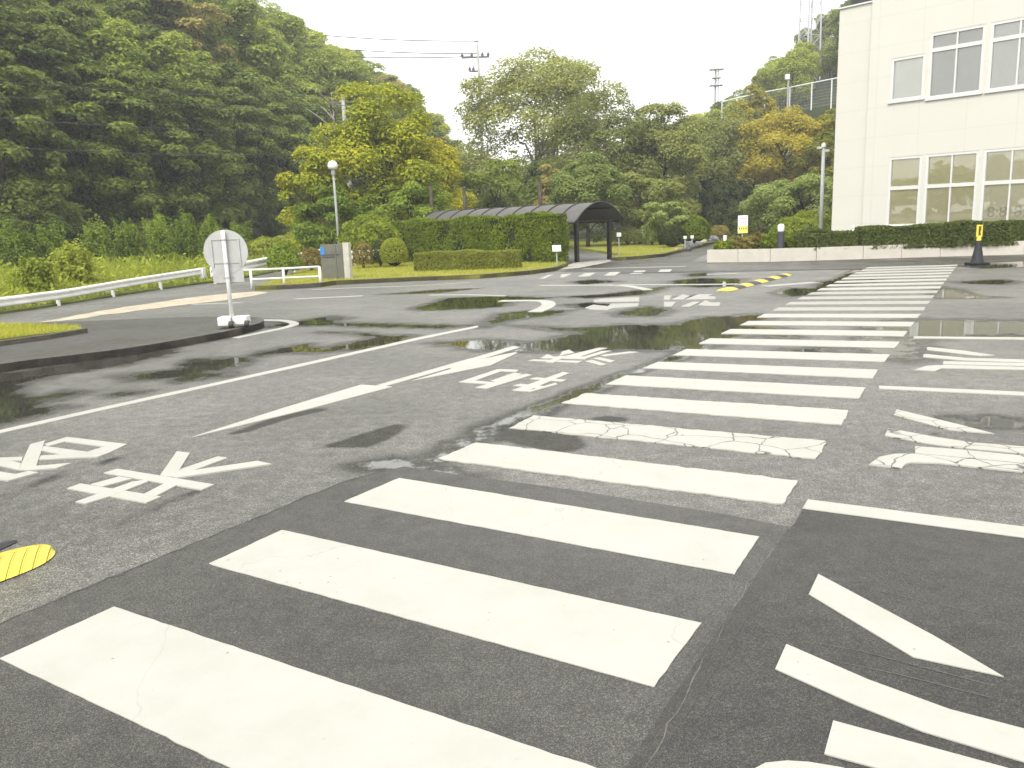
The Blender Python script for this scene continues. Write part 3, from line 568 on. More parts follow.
# the parking bays on the right
marking('bay_line', [gpoly([(807.9, 500.6), (1024, 528), (1500, 588), (1500, 604), (1024, 539), (802.5, 509.6)])])
marking('bay_line', [z6([(95, 425), (1024, 465), (2600, 532), (2600, 558), (1024, 488), (95, 443)])])
marking('bay_line', [z6([(318, 108), (1024, 115), (2400, 129), (2400, 145), (1024, 128), (318, 120)])])
marking('painted_character', [z6(p) for p in [
    [(400, 178), (415, 177), (640, 200), (840, 230), (740, 234), (405, 195)], [(380, 225), (395, 222), (640, 246), (1024, 257), (1700, 274), (1700, 294), (1024, 276), (640, 263), (378, 241)],
    [(506, 268), (1024, 281), (1700, 298), (1700, 316), (1024, 299), (506, 286)], [(322, 323), (400, 298), (520, 292), (1024, 306), (1700, 324), (1700, 340), (1024, 323), (500, 313), (455, 331)]]])
marking('painted_character', [z7(p) for p in [
    [(208, 65), (190, 100), (540, 196), (700, 211), (830, 220), (560, 150)], [(155, 186), (133, 233), (400, 284), (600, 311), (1024, 351), (1700, 420), (1700, 370), (1024, 304), (700, 279), (450, 242)],
    [(328, 302), (318, 346), (1024, 411), (1700, 475), (1700, 430), (1024, 364), (620, 324)], [(30, 420), (100, 371), (200, 351), (340, 351), (1024, 417), (1700, 484), (1700, 540), (1024, 469), (480, 411), (300, 406), (262, 418), (240, 444)]]], M['paint_cracked'])
marking('painted_character', [z8(p) for p in [
    [(215, 57), (180, 132), (565, 365), (900, 438), (640, 285)], [(97, 317), (56, 409), (350, 541), (600, 641), (975, 754), (1600, 930), (1600, 800), (975, 631), (700, 559), (400, 449)],
    [(270, 601), (237, 724), (975, 925), (1600, 1095), (1600, 960), (975, 794)], [(-40, 790), (20, 758), (100, 750), (180, 755), (300, 775), (975, 965), (1600, 1130), (1600, 1260), (975, 1070), (300, 880), (150, 860)]]])
# lane lines
marking('lane_line', [gpoly([(-160, 468), (0, 430.8), (110, 406.2), (220, 382.3), (320, 360), (420, 337.5), (478, 326), (478, 327.8), (420, 340), (320, 362.7), (220, 385), (110, 409.2), (0, 434), (-160, 472)])])
def stroke(name, pts, width, m=None):
    g = [np.array(p) for p in pts]; L_, R2 = [], []
    for i in range(len(g)):
        d = g[min(i + 1, len(g) - 1)] - g[max(0, i - 1)]; d /= np.linalg.norm(d); n = np.array([-d[1], d[0]]) * width / 2; L_.append(tuple(g[i] + n)); R2.append(tuple(g[i] - n))
    return marking(name, [L_ + R2[::-1]], m)
def smooth(pts, n=6):
    P = [np.array(p, float) for p in pts]; P = [2 * P[0] - P[1]] + P + [2 * P[-1] - P[-2]]; out = []
    for i in range(1, len(P) - 2):
        for k in range(n):
            t = k / n; out.append(.5 * (2 * P[i] + (P[i + 1] - P[i - 1]) * t + (2 * P[i - 1] - 5 * P[i] + 4 * P[i + 1] - P[i + 2]) * t * t + (3 * P[i] - P[i - 1] - 3 * P[i + 1] + P[i + 2]) * t ** 3))
    return [tuple(p) for p in out + [P[-2]]]
stroke('edge_line', smooth(gpoly([(188, 321.5), (225, 320.8), (262, 320.4), (284, 321), (294.5, 324), (285, 328), (262, 332.8), (236, 338.2)])), .15)
stroke('edge_line', gpoly([(192.6, 304.5), (242, 302.7)]), .14, M['paint_worn']); stroke('edge_line', gpoly([(296, 299), (363, 296)]), .14)
stroke('edge_line', smooth(gpoly([(312, 289.7), (365, 287.6), (416, 285.9), (470, 282.5)])), .12, M['paint_worn'])
stroke('edge_line', gpoly([(430, 295.2), (468, 295), (506, 296)]), .16, M['paint_worn']); stroke('edge_line', smooth(gpoly([(500, 301), (540, 301), (548.5, 304), (545, 308), (535, 312)])), .26)
stroke('edge_line', gpoly([(540, 285.6), (612, 285.2), (700, 284.6), (738, 284.2)]), .16); stroke('edge_line', smooth(gpoly([(612, 285.4), (630, 286.6), (648, 290)])), .22)
stroke('edge_line', gpoly([(583, 269.2), (630, 267.8), (686, 266.6)]), .2, M['paint_worn']); stroke('edge_line', gpoly([(707, 274.5), (738, 273.8)]), .2, M['paint_worn']); stroke('edge_line', gpoly([(765, 286.5), (815, 282.5)]), .3, M['paint_worn'])
cw2 = empty('crosswalk', G(600, 273), kind='structure')
for p in [(-150, 648, -110, 648, -45, 620, -85, 622), (0, 641, 30, 640, 88, 614, 10, 618), (130, 635, 215, 632, 262, 607, 185, 609), (320, 628, 405, 625, 442, 600, 365, 602), (513, 615, 600, 612, 632, 590, 550, 592), (708, 607, 800, 604, 820, 581, 735, 584)]:
    b = MB(); b.prism(gpoly(zp([(p[i], p[i + 1]) for i in (0, 2, 4, 6)], 560, 190, .1367)), -.002, .0074, bottom=False); b.build('stripe', M['paint'], cw2, world=True)

# ------------------------------------------------------------------ raised pavement at the left with its grass bed
isl = [tuple(G(x, y, 0)[:2]) for x, y in [(-300, 440), (-150, 403), (0, 373), (70, 363.5), (137, 354.5), (220, 339.5), (255, 331), (264, 327), (262, 324.5), (252, 323), (188, 322.5), (80, 327), (0, 331), (-150, 340), (-400, 352)]]
isl = smooth(isl, 4)
b = MB(); b.prism(isl, 0, .098); b.build('pavement', M['pavement'], kind='structure')
def kerb(name, pts, w_, h_, inward=1, m=None, z0=0.):
    """kerb stones: a row of blocks along a line"""
    b = MB(); P = [np.array(p) for p in pts]
    for i in range(len(P) - 1):
        L_ = np.linalg.norm(P[i + 1] - P[i]); n = max(1, int(round(L_ / .6)))
        for k in range(n):
            a = P[i] + (P[i + 1] - P[i]) * k / n; c = P[i] + (P[i + 1] - P[i]) * (k + 1) / n; mid = (a + c) / 2; d = (c - a) / np.linalg.norm(c - a)
            b.box((*(mid + np.array([-d[1], d[0]]) * inward * w_ / 2), z0 + h_ / 2), (np.linalg.norm(c - a) + .0005, w_, h_), math.atan2(d[1], d[0]))
    return b.build(name, m or M['kerb'], kind='structure')
kerb('kerb', isl[:37], .12, .104, 1)
gb_ = [tuple(G(x, y, .1)[:2]) for x, y in [(-300, 385), (-120, 360), (0, 342.5), (50, 336), (84, 331.5), (80, 329.5), (40, 327.8), (0, 327), (-120, 330), (-400, 345)]]
b = MB(); b.prism(gb_, .09, .15); b.build('grass_bed', M['lawn'], kind='structure')
kerb('kerb', [tuple(G(x, y, .1)[:2]) for x, y in [(-300, 390), (-120, 364), (0, 346), (50, 339), (88, 332.5)]], .10, .07, 1, z0=.095)

# ------------------------------------------------------------------ verges, field, path
vA = gpoly([(255, 290.5), (300, 288.5), (322, 287), (336, 284.8), (416, 281), (480, 278.6), (530, 274.5), (556, 271), (568, 266.6)])
backA = [tuple(G(560, 262.6)[:2]), (-1., 34.), (-4., 41.), (-3.5, 43.5), (-3.5, 62), (-12.5, 62), (-8.6, 46), (-7.9, 38), (-7.6, 30)]
b = MB(); b.prism(vA + backA, -.01, .10); b.build('verge', M['lawn'], kind='structure')
kerb('kerb', vA, .12, .115, 1)
vB = gpoly([(612, 261), (640, 259.3), (665, 256.5), (690, 250.2), (707, 245.8), (722, 241), (728, 238.2)])
b = MB(); b.prism(vB + [(17, 46), (24, 62), (2, 62), (3.6, 43), (4.6, 33)], -.01, .10); b.build('verge', M['lawn'], kind='structure')
kerb('kerb', vB, .14, .12, 1)
sheet('sandy_path', rough_edge([tuple(G(x, y, .1)[:2]) for x, y in [(676, 249.5), (690, 245.5), (706, 241.5), (722, 237.4), (735, 235.5), (722, 235.6), (700, 239), (684, 243.5), (672, 248)]], .5, .05), .106, M['sand'])
sheet('canopy_path', gpoly([(556, 270.5), (567, 265.5), (575, 262.8), (612, 259.8), (618, 260.3), (600, 264.2), (578, 268.4)]) , .012, M['concrete'])
GR1 = [G(x, y) for x, y in [(-420, 382), (-160, 340), (0, 314.5), (37, 309.5), (117, 296.6), (160, 290), (203, 284)]]
fld = [tuple(p[:2]) for p in GR1] + [(-8.95, 26), (-8.75, 31), (-8.6, 38.8), (-9.3, 46), (-13, 62)] + [(-40, 62), (-90, 40), (-90, 8)]
b = MB(); b.prism([(p[0] - .05, p[1]) for p in fld], -.01, .05); b.build('field', M['earth'], kind='structure')

# ------------------------------------------------------------------ vegetation builders
def crown_mesh(name, m, H_, rx, ry, bottom, n_blob, n_leaf, size, seed, flat=.75, shape=.0, blob=.30, low=.2, hole=None):
    r = np.random.default_rng(seed); cz = H_ * (bottom + 1) / 2; rz = H_ * (1 - bottom) / 2
    d = ball_pts(n_blob * 3, r); keep = r.random(len(d)) < np.clip(.75 + .5 * d[:, 2], low, 1); d = d[keep][:n_blob]
    fr = r.uniform(.45, .88, (len(d), 1)); C = d * fr * [rx, ry, rz]
    C[:, 0] *= 1 - shape * np.clip(C[:, 2] / rz, -1, 1); C[:, 1] *= 1 - shape * np.clip(C[:, 2] / rz, -1, 1)
    rb = blob * (rx + ry) / 2 * r.uniform(.65, 1.25, len(C))
    C[:, 2] = np.minimum(C[:, 2], rz - rb * flat * .95); C[:, 2] += cz
    if hole is not None:
        k = np.ones(len(C), bool)
        for hx, hz, hr in hole: k &= np.hypot(C[:, 0] - hx * rx, C[:, 2] - (cz + hz * rz)) > hr * rx
        C, rb, d = C[k], rb[k], d[k]
    wts = rb ** 2; wts /= wts.sum(); idx = r.choice(len(C), n_leaf, p=wts)
    u = ball_pts(n_leaf, r); out = unit(C - [0, 0, cz * .9]); u = unit(u + out[idx] * .65 + [0, 0, .3])
    rad = r.uniform(.55, 1.06, (n_leaf, 1)) ** .6
    P = C[idx] + u * rad * rb[idx][:, None] * [1, 1, flat]; P += r.normal(0, .07 * rb.mean(), P.shape)
    P[:, 2] = np.maximum(P[:, 2], .15)
    V, Fq = leaves(P, u + [0, 0, 1.0], size, .6, .42, .25, r)
    return np_mesh(name, V, Fq, m), C
def trunk_mesh(name, m, H_, C, r0, seed, n_limb=9, lean=.04, fork=.35):
    r = np.random.default_rng(seed + 99); b = MB(); top = H_ * .82; pts = []; k = 7
    off = r.normal(0, lean * H_, (k, 2)) * np.linspace(0, 1, k)[:, None]
    for i in range(k): pts.append((off[i, 0], off[i, 1], top * i / (k - 1)))
    b.tube(pts, [r0 * 1.35] + [r0 * (1 - .85 * i / (k - 1)) for i in range(1, k)], 8)
    for c in C[r.choice(len(C), min(n_limb, len(C)), replace=False)]:
        z = min(max(H_ * .12, c[2] * r.uniform(.4, .75)), top * .9); i = z / top * (k - 1); j = int(i); f = i - j
        a = np.array(pts[j]) * (1 - f) + np.array(pts[min(j + 1, k - 1)]) * f
        mid = a * .45 + np.array(c) * .55 + [0, 0, .05 * H_]
        b.tube([a, mid, c], [r0 * .42, r0 * .28, r0 * .09], 6)
    me = bpy.data.meshes.new(name); me.from_pydata(b.v, [], b.f); me.materials.append(m); me.polygons.foreach_set('use_smooth', [True] * len(me.polygons)); return me
def put_tree(name, loc, crown, trunk, label, cat, group=None, rz=0., sc=(1, 1, 1), leafmat=None):
    t = empty(name, loc, label, cat, group, rz=rz); t.scale = sc
    c = mesh_obj('crown', crown, t); k = mesh_obj('trunk', trunk, t)
    if leafmat: c.material_slots[0].link = 'OBJECT'; c.material_slots[0].material = leafmat
    return t
def hz(x, y): return float(hill(x, y)) - .06

# ---- forest on the two hills
VAR = []
for i in range(6):
    flat = [.75, .8, .7, .5, .46, .8][i]; lay = i in (3, 4)
    H0 = [10, 11, 9.5, 11, 12, 10][i]; rx = [3.7, 3.5, 4.1, 3.5, 3.3, 3.0][i]
    cm, C = crown_mesh('crown', LM['mid'], H0, rx, rx * .95, .0 if lay else .05, [54, 60, 50, 84, 94, 52][i], 15000, [.27, .25, .28, .25, .24, .27][i], 100 + i, flat, [0.1, .15, -.05, .2, .3, .25][i], [.30, .27, .33, .24, .22, .30][i], low=.62)
    VAR.append((cm, trunk_mesh('trunk', M['bark'], H0, C, .2, i), H0, rx))
KIND = {'dark': 'deep green evergreen tree', 'mid': 'mid green broadleaf tree', 'light': 'bright green leafy tree', 'brown': 'dull bronze tinged tree', 'olive': 'dull olive green tree', 'gold': 'golden olive tree'}
def sky_px(px): return float(np.interp(px, SKYLINE[:, 0], SKYLINE[:, 1]))
n_forest = 0
ZONE = [(2.5, 'at the foot of the wooded hill behind the young shrubs'), (11, 'low on the wooded left hillside'), (20, 'halfway up the wooded left hillside'), (99, 'high on the wooded left ridge')]
def forest_tree(px, dist, kinds, side, sc=None, limit=True):
    global n_forest
    P = at(px, 230, dist); z = hz(P[0], P[1]); v = int(rng.integers(0, 6)) if side != 'foot' else int(rng.choice([3, 4, 3, 1]))
    cm, tm, H0, rx = VAR[v]; s = sc or float(rng.uniform(.8, 1.25))
    elev = (min(sky_elev(px), sky_elev(px + 16), sky_elev(px - 16)) * math.hypot(P[0], P[1]) * 1. + H - z)        # height left up to the ridge outline
    if limit:
        if side == 'right' and 788 < px < 828 and dist < 108: elev = min(elev, (214 - 62) / F * math.hypot(P[0], P[1]) + H - z)
        mx_ = elev / H0 * float(rng.uniform(.94, 1.05) if side != 'right' else rng.uniform(.82, .93))
        if mx_ < .45: return None
        s = min(s, mx_)
    k = str(rng.choice(kinds)); n_forest += 1
    zone = next(t for lim, t in ZONE if z < lim) if side != 'right' else ('on the far wooded hill behind the lattice tower' if dist > 85 else 'low on the far wooded hill behind the white fence')
    hs_ = s * float(rng.uniform(.9, 1.15))
    return put_tree('forest_tree', (P[0], P[1], z - .1), cm, tm, KIND[k] + ' ' + zone, 'tree', 'trees on the wooded hills', float(rng.uniform(0, 6.28)), (hs_, hs_, s), LM[k])
def foot(px):
    ra = (px - 512) / F; u = (ra * B0[1] - B0[0]) / ((B1 - B0)[0] - ra * (B1 - B0)[1]); return float(B0[1] + u * (B1 - B0)[1])
for px in np.arange(-45, 455, 27.):                                       # left hill: rows going up the slope
    t0 = foot(px)
    for row, dd in enumerate((1.5, 6, 11.5, 18, 26, 35, 45, 56)):
        q = px + rng.uniform(-11, 11) + (15 if row % 2 else 0); dist = t0 + dd + rng.uniform(-1.6, 1.6)
        if row < 2: kinds = ['dark', 'dark', 'dark', 'mid']
        elif row < 4: kinds = ['dark', 'mid', 'dark', 'mid', 'brown', 'light']
        elif row < 6: kinds = ['light', 'mid', 'brown', 'light', 'light', 'mid']
        else: kinds = ['light', 'mid', 'brown', 'light'] if q < 210 else ['mid', 'dark', 'mid', 'light']
        forest_tree(q, dist, kinds, 'foot' if row < 3 else 'left', 1.0 if row < 2 else None)
for px in np.arange(655, 890, 26.):                                       # right hill
    for row, dist in enumerate((89, 96, 104, 113)):
        forest_tree(px + rng.uniform(-9, 9) + (12 if row % 2 else 0), dist + rng.uniform(-1.5, 1.5), ['mid', 'olive', 'dark', 'mid', 'light'], 'right')
for px in np.arange(455, 680, 30.):                                       # behind the central trees
    forest_tree(px + rng.uniform(-8, 8), 88 + rng.uniform(-4, 6), ['dark', 'mid', 'olive'], 'right', .85, False)
for i in range(16):                                                        # seen only mirrored in the windows
    x, y = -150 - (i % 3) * 6 + rng.uniform(-2, 2), -2 - i * 5.; cm, tm, H0, rx = VAR[i % 6]
    put_tree('forest_tree', (x, y, hz(x, y)), cm, tm, KIND['mid'] + ' beyond the left edge of the car park', 'tree', 'trees on the wooded hills', i * 1.3, (2.1, 2.1, .45 + .045 * i + .1 * (i % 3)), LM['mid' if i % 2 else 'olive'])

# ---- single trees, each with a crown of its own
def tree(px, wpx, top, dist, kind, label, nleaf=9000, size=.2, bottom=.12, n_blob=46, flat=.72, blob=.28, shape=.1, seed=1, hole=None, bark='bark', r0=.16, limbs=10, name='tree', z=None, depth=.9, cat='tree', group=None, low=.55):
    P = at(px, 235, dist); z = (hz(P[0], P[1]) if z is None else z); Ht = at(px, top, dist)[2] - z; rx = wpx / 2 * dist / F
    cm, C = crown_mesh('crown', LM[kind], Ht, rx, rx * depth, bottom, n_blob, nleaf, size, seed, flat, shape, blob, low=low, hole=hole)
    return put_tree(name, (P[0], P[1], z), cm, trunk_mesh('trunk', M[bark], Ht, C, r0, seed, limbs), label, cat, group)
tree(384, 150, 77, 40, 'yellow', 'large yellow green tree rising behind the tall clipped hedge', 30000, .17, .03, 84, .66, .25, .38, 11, r0=.2, limbs=16, low=.75)
tree(428, 92, 112, 41.5, 'yellow', 'narrower green tree with faint yellow tips leaning on the right of the yellow tree', 15000, .16, .03, 54, .7, .27, .3, 13, r0=.12, low=.75)
tree(320, 84, 142, 38, 'yellow', 'small yellowish tree left of the large yellow tree behind the globe lamp', 12000, .15, .03, 46, .66, .28, .2, 112, r0=.1, low=.75)
tree(330, 80, 182, 36, 'young', 'small green tree beside the globe lamp post, left of the yellow tree', 11000, .13, .03, 38, .6, .3, .05, 12, r0=.09, low=.75)
tree(412, 90, 172, 37.6, 'young', 'low green tree right under the large yellow tree just behind the hedge', 11000, .13, .05, 40, .6, .28, .1, 113, r0=.09, low=.75)
tree(455, 56, 150, 44, 'mid', 'slender mid green tree between the yellow trees and the central gap', 8000, .16, .03, 36, .7, .3, .3, 114, r0=.09, low=.75)
tree(497, 66, 152, 47, 'mid', 'small mottled green tree behind the far end of the tall hedge', 8000, .17, .05, 36, .7, .3, .15, 14, r0=.1)
tree(540, 176, 43, 64, 'olive', 'tallest central tree with an open crown showing bare limbs and sky', 46000, .23, .08, 110, .66, .24, -.02, 15, hole=[(-.36, -.12, .11)], bark='pale_bark', r0=.24, limbs=16)
tree(480, 60, 150, 66, 'dark', 'dark tree filling the gap under the open central crown', 7000, .25, .04, 30, .7, .3, .1, 16)
tree(545, 90, 160, 60, 'dark', 'dark green tree standing under the tall central crown', 9000, .24, .02, 40, .7, .3, .05, 17)
tree(612, 128, 83, 54, 'olive', 'broad olive tree right of the tallest central tree', 26000, .19, .04, 76, .7, .26, .15, 18, r0=.2)
tree(664, 104, 96, 55, 'olive', 'tall olive tree with a high drooping crown beside the dark conifers', 26000, .19, .03, 76, .74, .26, .12, 19, r0=.2)
tree(588, 84, 148, 43, 'fresh', 'pale fresh green tree above the arched canopy roof', 15000, .15, .06, 48, .66, .28, .1, 20, r0=.1)
tree(556, 44, 152, 46, 'brown', 'small bronze tree between the pale green tree and the tall hedge', 5000, .18, .1, 26, .7, .3, .1, 21, r0=.08)
tree(640, 82, 168, 45, 'olive', 'low olive tree overhanging the verge behind the canopy', 9000, .18, .08, 44, .6, .26, .0, 22, r0=.1)
tree(668, 50, 199, 41, 'fresh', 'low tree with layered pale branches behind the rounded bushes', 3500, .15, .3, 22, .3, .3, -.2, 23, r0=.06)
tree(716, 104, 108, 66, 'olive', 'dense olive tree behind the dark conifers', 24000, .2, .03, 70, .7, .27, .12, 24, r0=.2)
tree(748, 52, 84, 74, 'gold', 'tall golden olive tree below the mast with rods', 14000, .2, .04, 50, .7, .28, .2, 25)
tree(782, 112, 106, 62, 'gold', 'broad golden tree left of the white building', 26000, .2, .03, 80, .62, .25, .12, 26, r0=.22, limbs=16)
tree(826, 64, 104, 58, 'gold', 'golden olive tree partly hidden behind the white building corner', 14000, .18, .03, 50, .65, .28, .1, 27)
tree(800, 104, 168, 40.5, 'fresh', 'low spreading tree with several dark stems beside the tall light pole', 17000, .13, .14, 56, .5, .26, -.1, 28, r0=.12, limbs=20)
for i, (px, w_, top, d) in enumerate([(703, 30, 158, 57), (727, 32, 172, 52), (741, 26, 178, 55)]):
    tree(px, w_, top, d, 'cypress', ['narrow dark conifer left of the other two in the central gap', 'broader dark conifer in the middle of the central gap', 'narrow dark conifer behind the yellow and white sign board'][i], 6000, .2, .02, 44, .9, .34, .55, 30 + i, r0=.1, name='conifer', group='dark conifers')
tree(762, 70, 196, 47, 'hedge_dark', 'low dark tree behind the yellow and white sign board', 7000, .16, .05, 34, .6, .3, 0, 34, r0=.08)
tree(690, 60, 205, 62, 'cypress', 'dark low tree at the end of the side road', 5000, .22, .02, 26, .7, .34, 0, 35)  # leaves in the dark conifer colour
# bare grey limbs of a dead tree left of the yellow one
P = at(344, 240, 52); t = empty('dead_tree', (P[0], P[1], hz(P[0], P[1])), 'leafless grey tree with thin bare branches left of the yellow tree', 'tree')
b = MB(); Ht = at(344, 92, 52)[2] - t.location.z; rr = np.random.default_rng(5)
b.tube([(0, 0, 0), (.1, 0, Ht * .5), (-.1, .1, Ht)], [.14, .09, .02], 7)
for i in range(16):
    z0 = Ht * rr.uniform(.45, .9); a = rr.uniform(0, 6.28); L_ = rr.uniform(.9, 2.2); q = np.array([math.cos(a) * L_, math.sin(a) * L_, z0 + L_ * .8])
    b.tube([(0, 0, z0), q * [.5, .5, 1] - [0, 0, L_ * .35], q], [.05, .035, .012], 5)
b.build('trunk', M['pale_bark'], t, smooth=True)

# ---- clipped hedges and shrubs
def surf_pts_box(L_, T, h0, h1, n, r, ends=True):
    """points over front, top, ends of a box from 0..L (x), 0..T (y, away), height h0..h1"""
    A = [L_ * h0, L_ * T, T * h0, T * h1, L_ * h0 * .5]; A = np.array(A) / sum(A); k = r.choice(5, n, p=A); u, v = r.random(n), r.random(n)
    hx = h0 + (h1 - h0) * u; P = np.zeros((n, 3)); Nn = np.zeros((n, 3))
    for i, (x, y, z, nn) in enumerate([(u * L_, 0 * u, v * hx, (0, -1, .25)), (u * L_, v * T, hx, (0, 0, 1)), (0 * u, u * T, v * h0, (-1, 0, .25)), (0 * u + L_, u * T, v * h1, (1, 0, .25)), (u * L_, 0 * u + T, v * hx, (0, 1, .25))]):
        q = k == i; P[q] = np.stack([x, y, z], 1)[q]; Nn[q] = nn
    return P, Nn
def hedge(name, p0, p1, T, h0, h1, z, lm, n, size, label, cat='hedge', wob=.05, seed=3, group=None, core='hedge_core'):
    r = np.random.default_rng(seed); p0, p1 = np.array(p0[:2]), np.array(p1[:2]); d = p1 - p0; L_ = np.linalg.norm(d)
    t = empty(name, (p0[0], p0[1], z), label, cat, group, rz=math.atan2(d[1], d[0]))
    P, Nn = surf_pts_box(L_, T, h0, h1, n, r)
    wv = wob * (np.sin(P[:, 0] * 2.1 + P[:, 2] * 1.7 + seed) + np.sin(P[:, 0] * 5.3 - P[:, 2] * 3.1) * .6)
    P += Nn * (wv[:, None] + r.normal(0, wob * .45, (n, 1)) - wob * .2)
    # round the upper edges a little
    e = np.minimum(np.clip((P[:, 1] + .02) / .12, 0, 1), np.clip((T - P[:, 1] + .02) / .12, 0, 1)); P[:, 2] -= (P[:, 2] > h0 * .85) * (1 - e) * .03
    P[:, 2] = np.maximum(P[:, 2], .02)
    V, Fq = leaves(P, Nn, size, .62, .75, .25, r); mesh_obj('foliage', np_mesh('foliage', V, Fq, LM[lm]), t)
    b = MB(); g = .05; v = [(g, g, 0), (L_ - g, g, 0), (L_ - g, T - g, 0), (g, T - g, 0), (g, g, h0 - g), (L_ - g, g, h1 - g), (L_ - g, T - g, h1 - g), (g, T - g, h0 - g)]
    b.add(v, [(3, 2, 1, 0), (4, 5, 6, 7), (0, 1, 5, 4), (1, 2, 6, 5), (2, 3, 7, 6), (3, 0, 4, 7)]); b.build('branches', M[core], t)
    return t
hA, hB = G(398, 264.5), G(553, 265.5); zA = .1
hedge('clipped_hedge', hA, hB, .85, at(398, 222, hA[1])[2] - zA, at(553, 214, hB[1])[2] - zA, zA, 'hedge', 30000, .095, 'tall clipped green hedge hiding the canopy walkway', seed=3)
lA, lB = G(414, 271.5, .1), G(519, 268.2, .1)
hedge('clipped_hedge', lA, lB, .75, at(414, 253.5, lA[1])[2] - .1, at(519, 250.5, lB[1])[2] - .1, .1, 'hedge_bronze', 15000, .07, 'low clipped hedge with bronze leaves on the grass verge', seed=4, wob=.025)
def bush(name, px, base, wpx, hpx, dist, lm, n, size, label, cat='shrub', group=None, seed=1, z=None, lump=.12, depth=1., stems=False, shell=(.86, 1.04), trunk='bark'):
    """rounded bush: leaf shell over a dark core of twigs"""
    r = np.random.default_rng(seed + 40); P0 = at(px, base, dist); z = P0[2] if z is None else z; rx = wpx / 2 * dist / F; hh = hpx * dist / F; ry = rx * depth
    t = empty(name, (P0[0], P0[1], z), label, cat, group)
    u = ball_pts(n, r); u[:, 2] = np.where(u[:, 2] < -.55, -u[:, 2], u[:, 2])
    l = 1 + lump * (np.sin(u[:, 0] * 5 + seed) * np.sin(u[:, 1] * 6 + 2 * seed) + .6 * np.sin(u[:, 2] * 9 + seed + u[:, 0] * 7))
    P = u * (l * r.uniform(*shell, n))[:, None] * [rx, ry, hh * .56] + [0, 0, hh * .47]; P[:, 2] = np.maximum(P[:, 2], .02)
    V, Fq = leaves(P, u + [0, 0, .3], size, .6, .7, .25, r); mesh_obj('foliage', np_mesh('foliage', V, Fq, LM[lm]), t)
    b = MB(); b.tube([(0, 0, -.05), (.02, 0, hh * .5)], [.05, .02], 6)
    for i in range(7):
        a = i * .9; b.tube([(0, 0, .03), (rx * .35 * math.cos(a), ry * .35 * math.sin(a), hh * .4), (rx * .6 * math.cos(a), ry * .6 * math.sin(a), hh * .72)], [.03, .02, .008], 5)
    b.build('stem', M[trunk], t, smooth=True)
    if lump < .09: c = MB(); c.sphere((0, 0, hh * .47), 1, 14, 9, (rx * .8, ry * .8, hh * .44)); c.build('branches', M['hedge_core'], t, smooth=True)
    return t
bush('topiary_ball', 395, 269.5, 27, 27, 29.3, 'ball', 7000, .06, 'clipped yellow green ball bush left of the low hedge', z=.1, lump=.02, seed=2, shell=(.95, 1.03))
bush('rounded_bush', 672, 249, 27, 20, 37.5, 'hedge_dark', 5000, .09, 'dark clipped dome bush behind the grey rock', z=.1, lump=.03, seed=5)
bush('rounded_bush', 694, 245.5, 30, 27, 40.5, 'hedge', 5000, .10, 'taller bright green dome bush beside the dark dome bush', z=.1, lump=.05, seed=6)
bush('rounded_bush', 679, 244, 24, 22, 41.5, 'hedge', 3500, .10, 'mid green dome bush squeezed between the two larger domes', z=.1, lump=.05, seed=16)
bush('shrub', 652, 247, 24, 21, 42, 'fresh', 3500, .10, 'loose light green shrub left of the dark dome bush', z=.1, seed=7)
bush('shrub', 719, 240.5, 20, 14, 44.5, 'red', 3000, .10, 'reddish low shrub at the end of the sandy path', z=.1, seed=8)
bush('shrub', 286, 276, 30, 31, 27.3, 'young', 5000, .08, 'green leafy shrub behind the white pipe railing', z=.05, seed=9)
bush('shrub', 312, 274, 22, 22, 29, 'red', 2500, .07, 'thin brownish shrub between the green shrub and the grey board', z=.05, seed=10)
bush('shrub', 364, 273, 20, 24, 29.2, 'red', 2200, .07, 'thin bronze shrub right of the grey board', z=.1, seed=11)
bush('shrub', 381, 271, 18, 24, 30, 'hedge_dark', 2600, .07, 'dark shrub left of the clipped ball bush', z=.1, seed=12)
bush('shrub', 372, 262, 60, 44, 33, 'hedge', 6000, .12, 'green shrub mass under the yellow tree behind the verge', z=.1, seed=13)
bush('shrub', 628, 252, 40, 16, 44, 'olive', 3000, .1, 'low brownish shrub on the bank behind the canopy', z=.1, seed=14)
bush('shrub', 765, 241, 60, 32, 41, 'hedge_dark', 5000, .12, 'dark green shrub mass behind the planter with the sign board', z=0, seed=17)
bush('shrub', 806, 242, 60, 30, 36, 'hedge', 5000, .11, 'mid green shrub behind the hedge and the tall light pole', z=0, seed=18)
# young shrubs in a row in the field
for i, (px, top, d, w_) in enumerate([(12, 228, 29, 36), (50, 231, 30, 30), (97, 227, 31, 25), (126, 228, 32.5, 25), (159, 220, 33, 26), (188, 219, 34.5, 24), (213, 221, 36, 22), (240, 227, 37.5, 26), (70, 250, 23, 34), (30, 264, 20.5, 34)]):
    z = .05; P = at(px, 240, d); hp = (at(px, top, d)[2] - z) / d * F
    bush('young_shrub', px, 240, w_, hp, d, 'young' if i < 8 else 'weed', 3600, .10, ['leftmost bushy young shrub at the edge of the weedy field', 'second young shrub from the left edge in the field', 'dark rounded young shrub third in the planted row', 'rounded young shrub fourth in the planted row', 'upright young shrub left of the pair beside the round sign', 'pointed young shrub just left of the round sign', 'young shrub peeping over the round sign disc', 'young shrub right of the round sign disc', 'low wide weed bush in front of the young shrub row', 'low weed bush nearest the guard rail at the left edge'][i], 'shrub', 'young shrubs planted in the field', seed=20 + i, z=z, lump=.26, shell=(.55, 1.12))
bush('shrub', 262, 256, 50, 24, 38, 'weed', 4500, .12, 'yellowish tangled shrub behind the end of the guard rail', z=.05, seed=36)
bush('shrub', 300, 256, 60, 26, 41, 'weed', 4500, .12, 'pale tangled shrub at the foot of the hill behind the grey board', z=.05, seed=37)

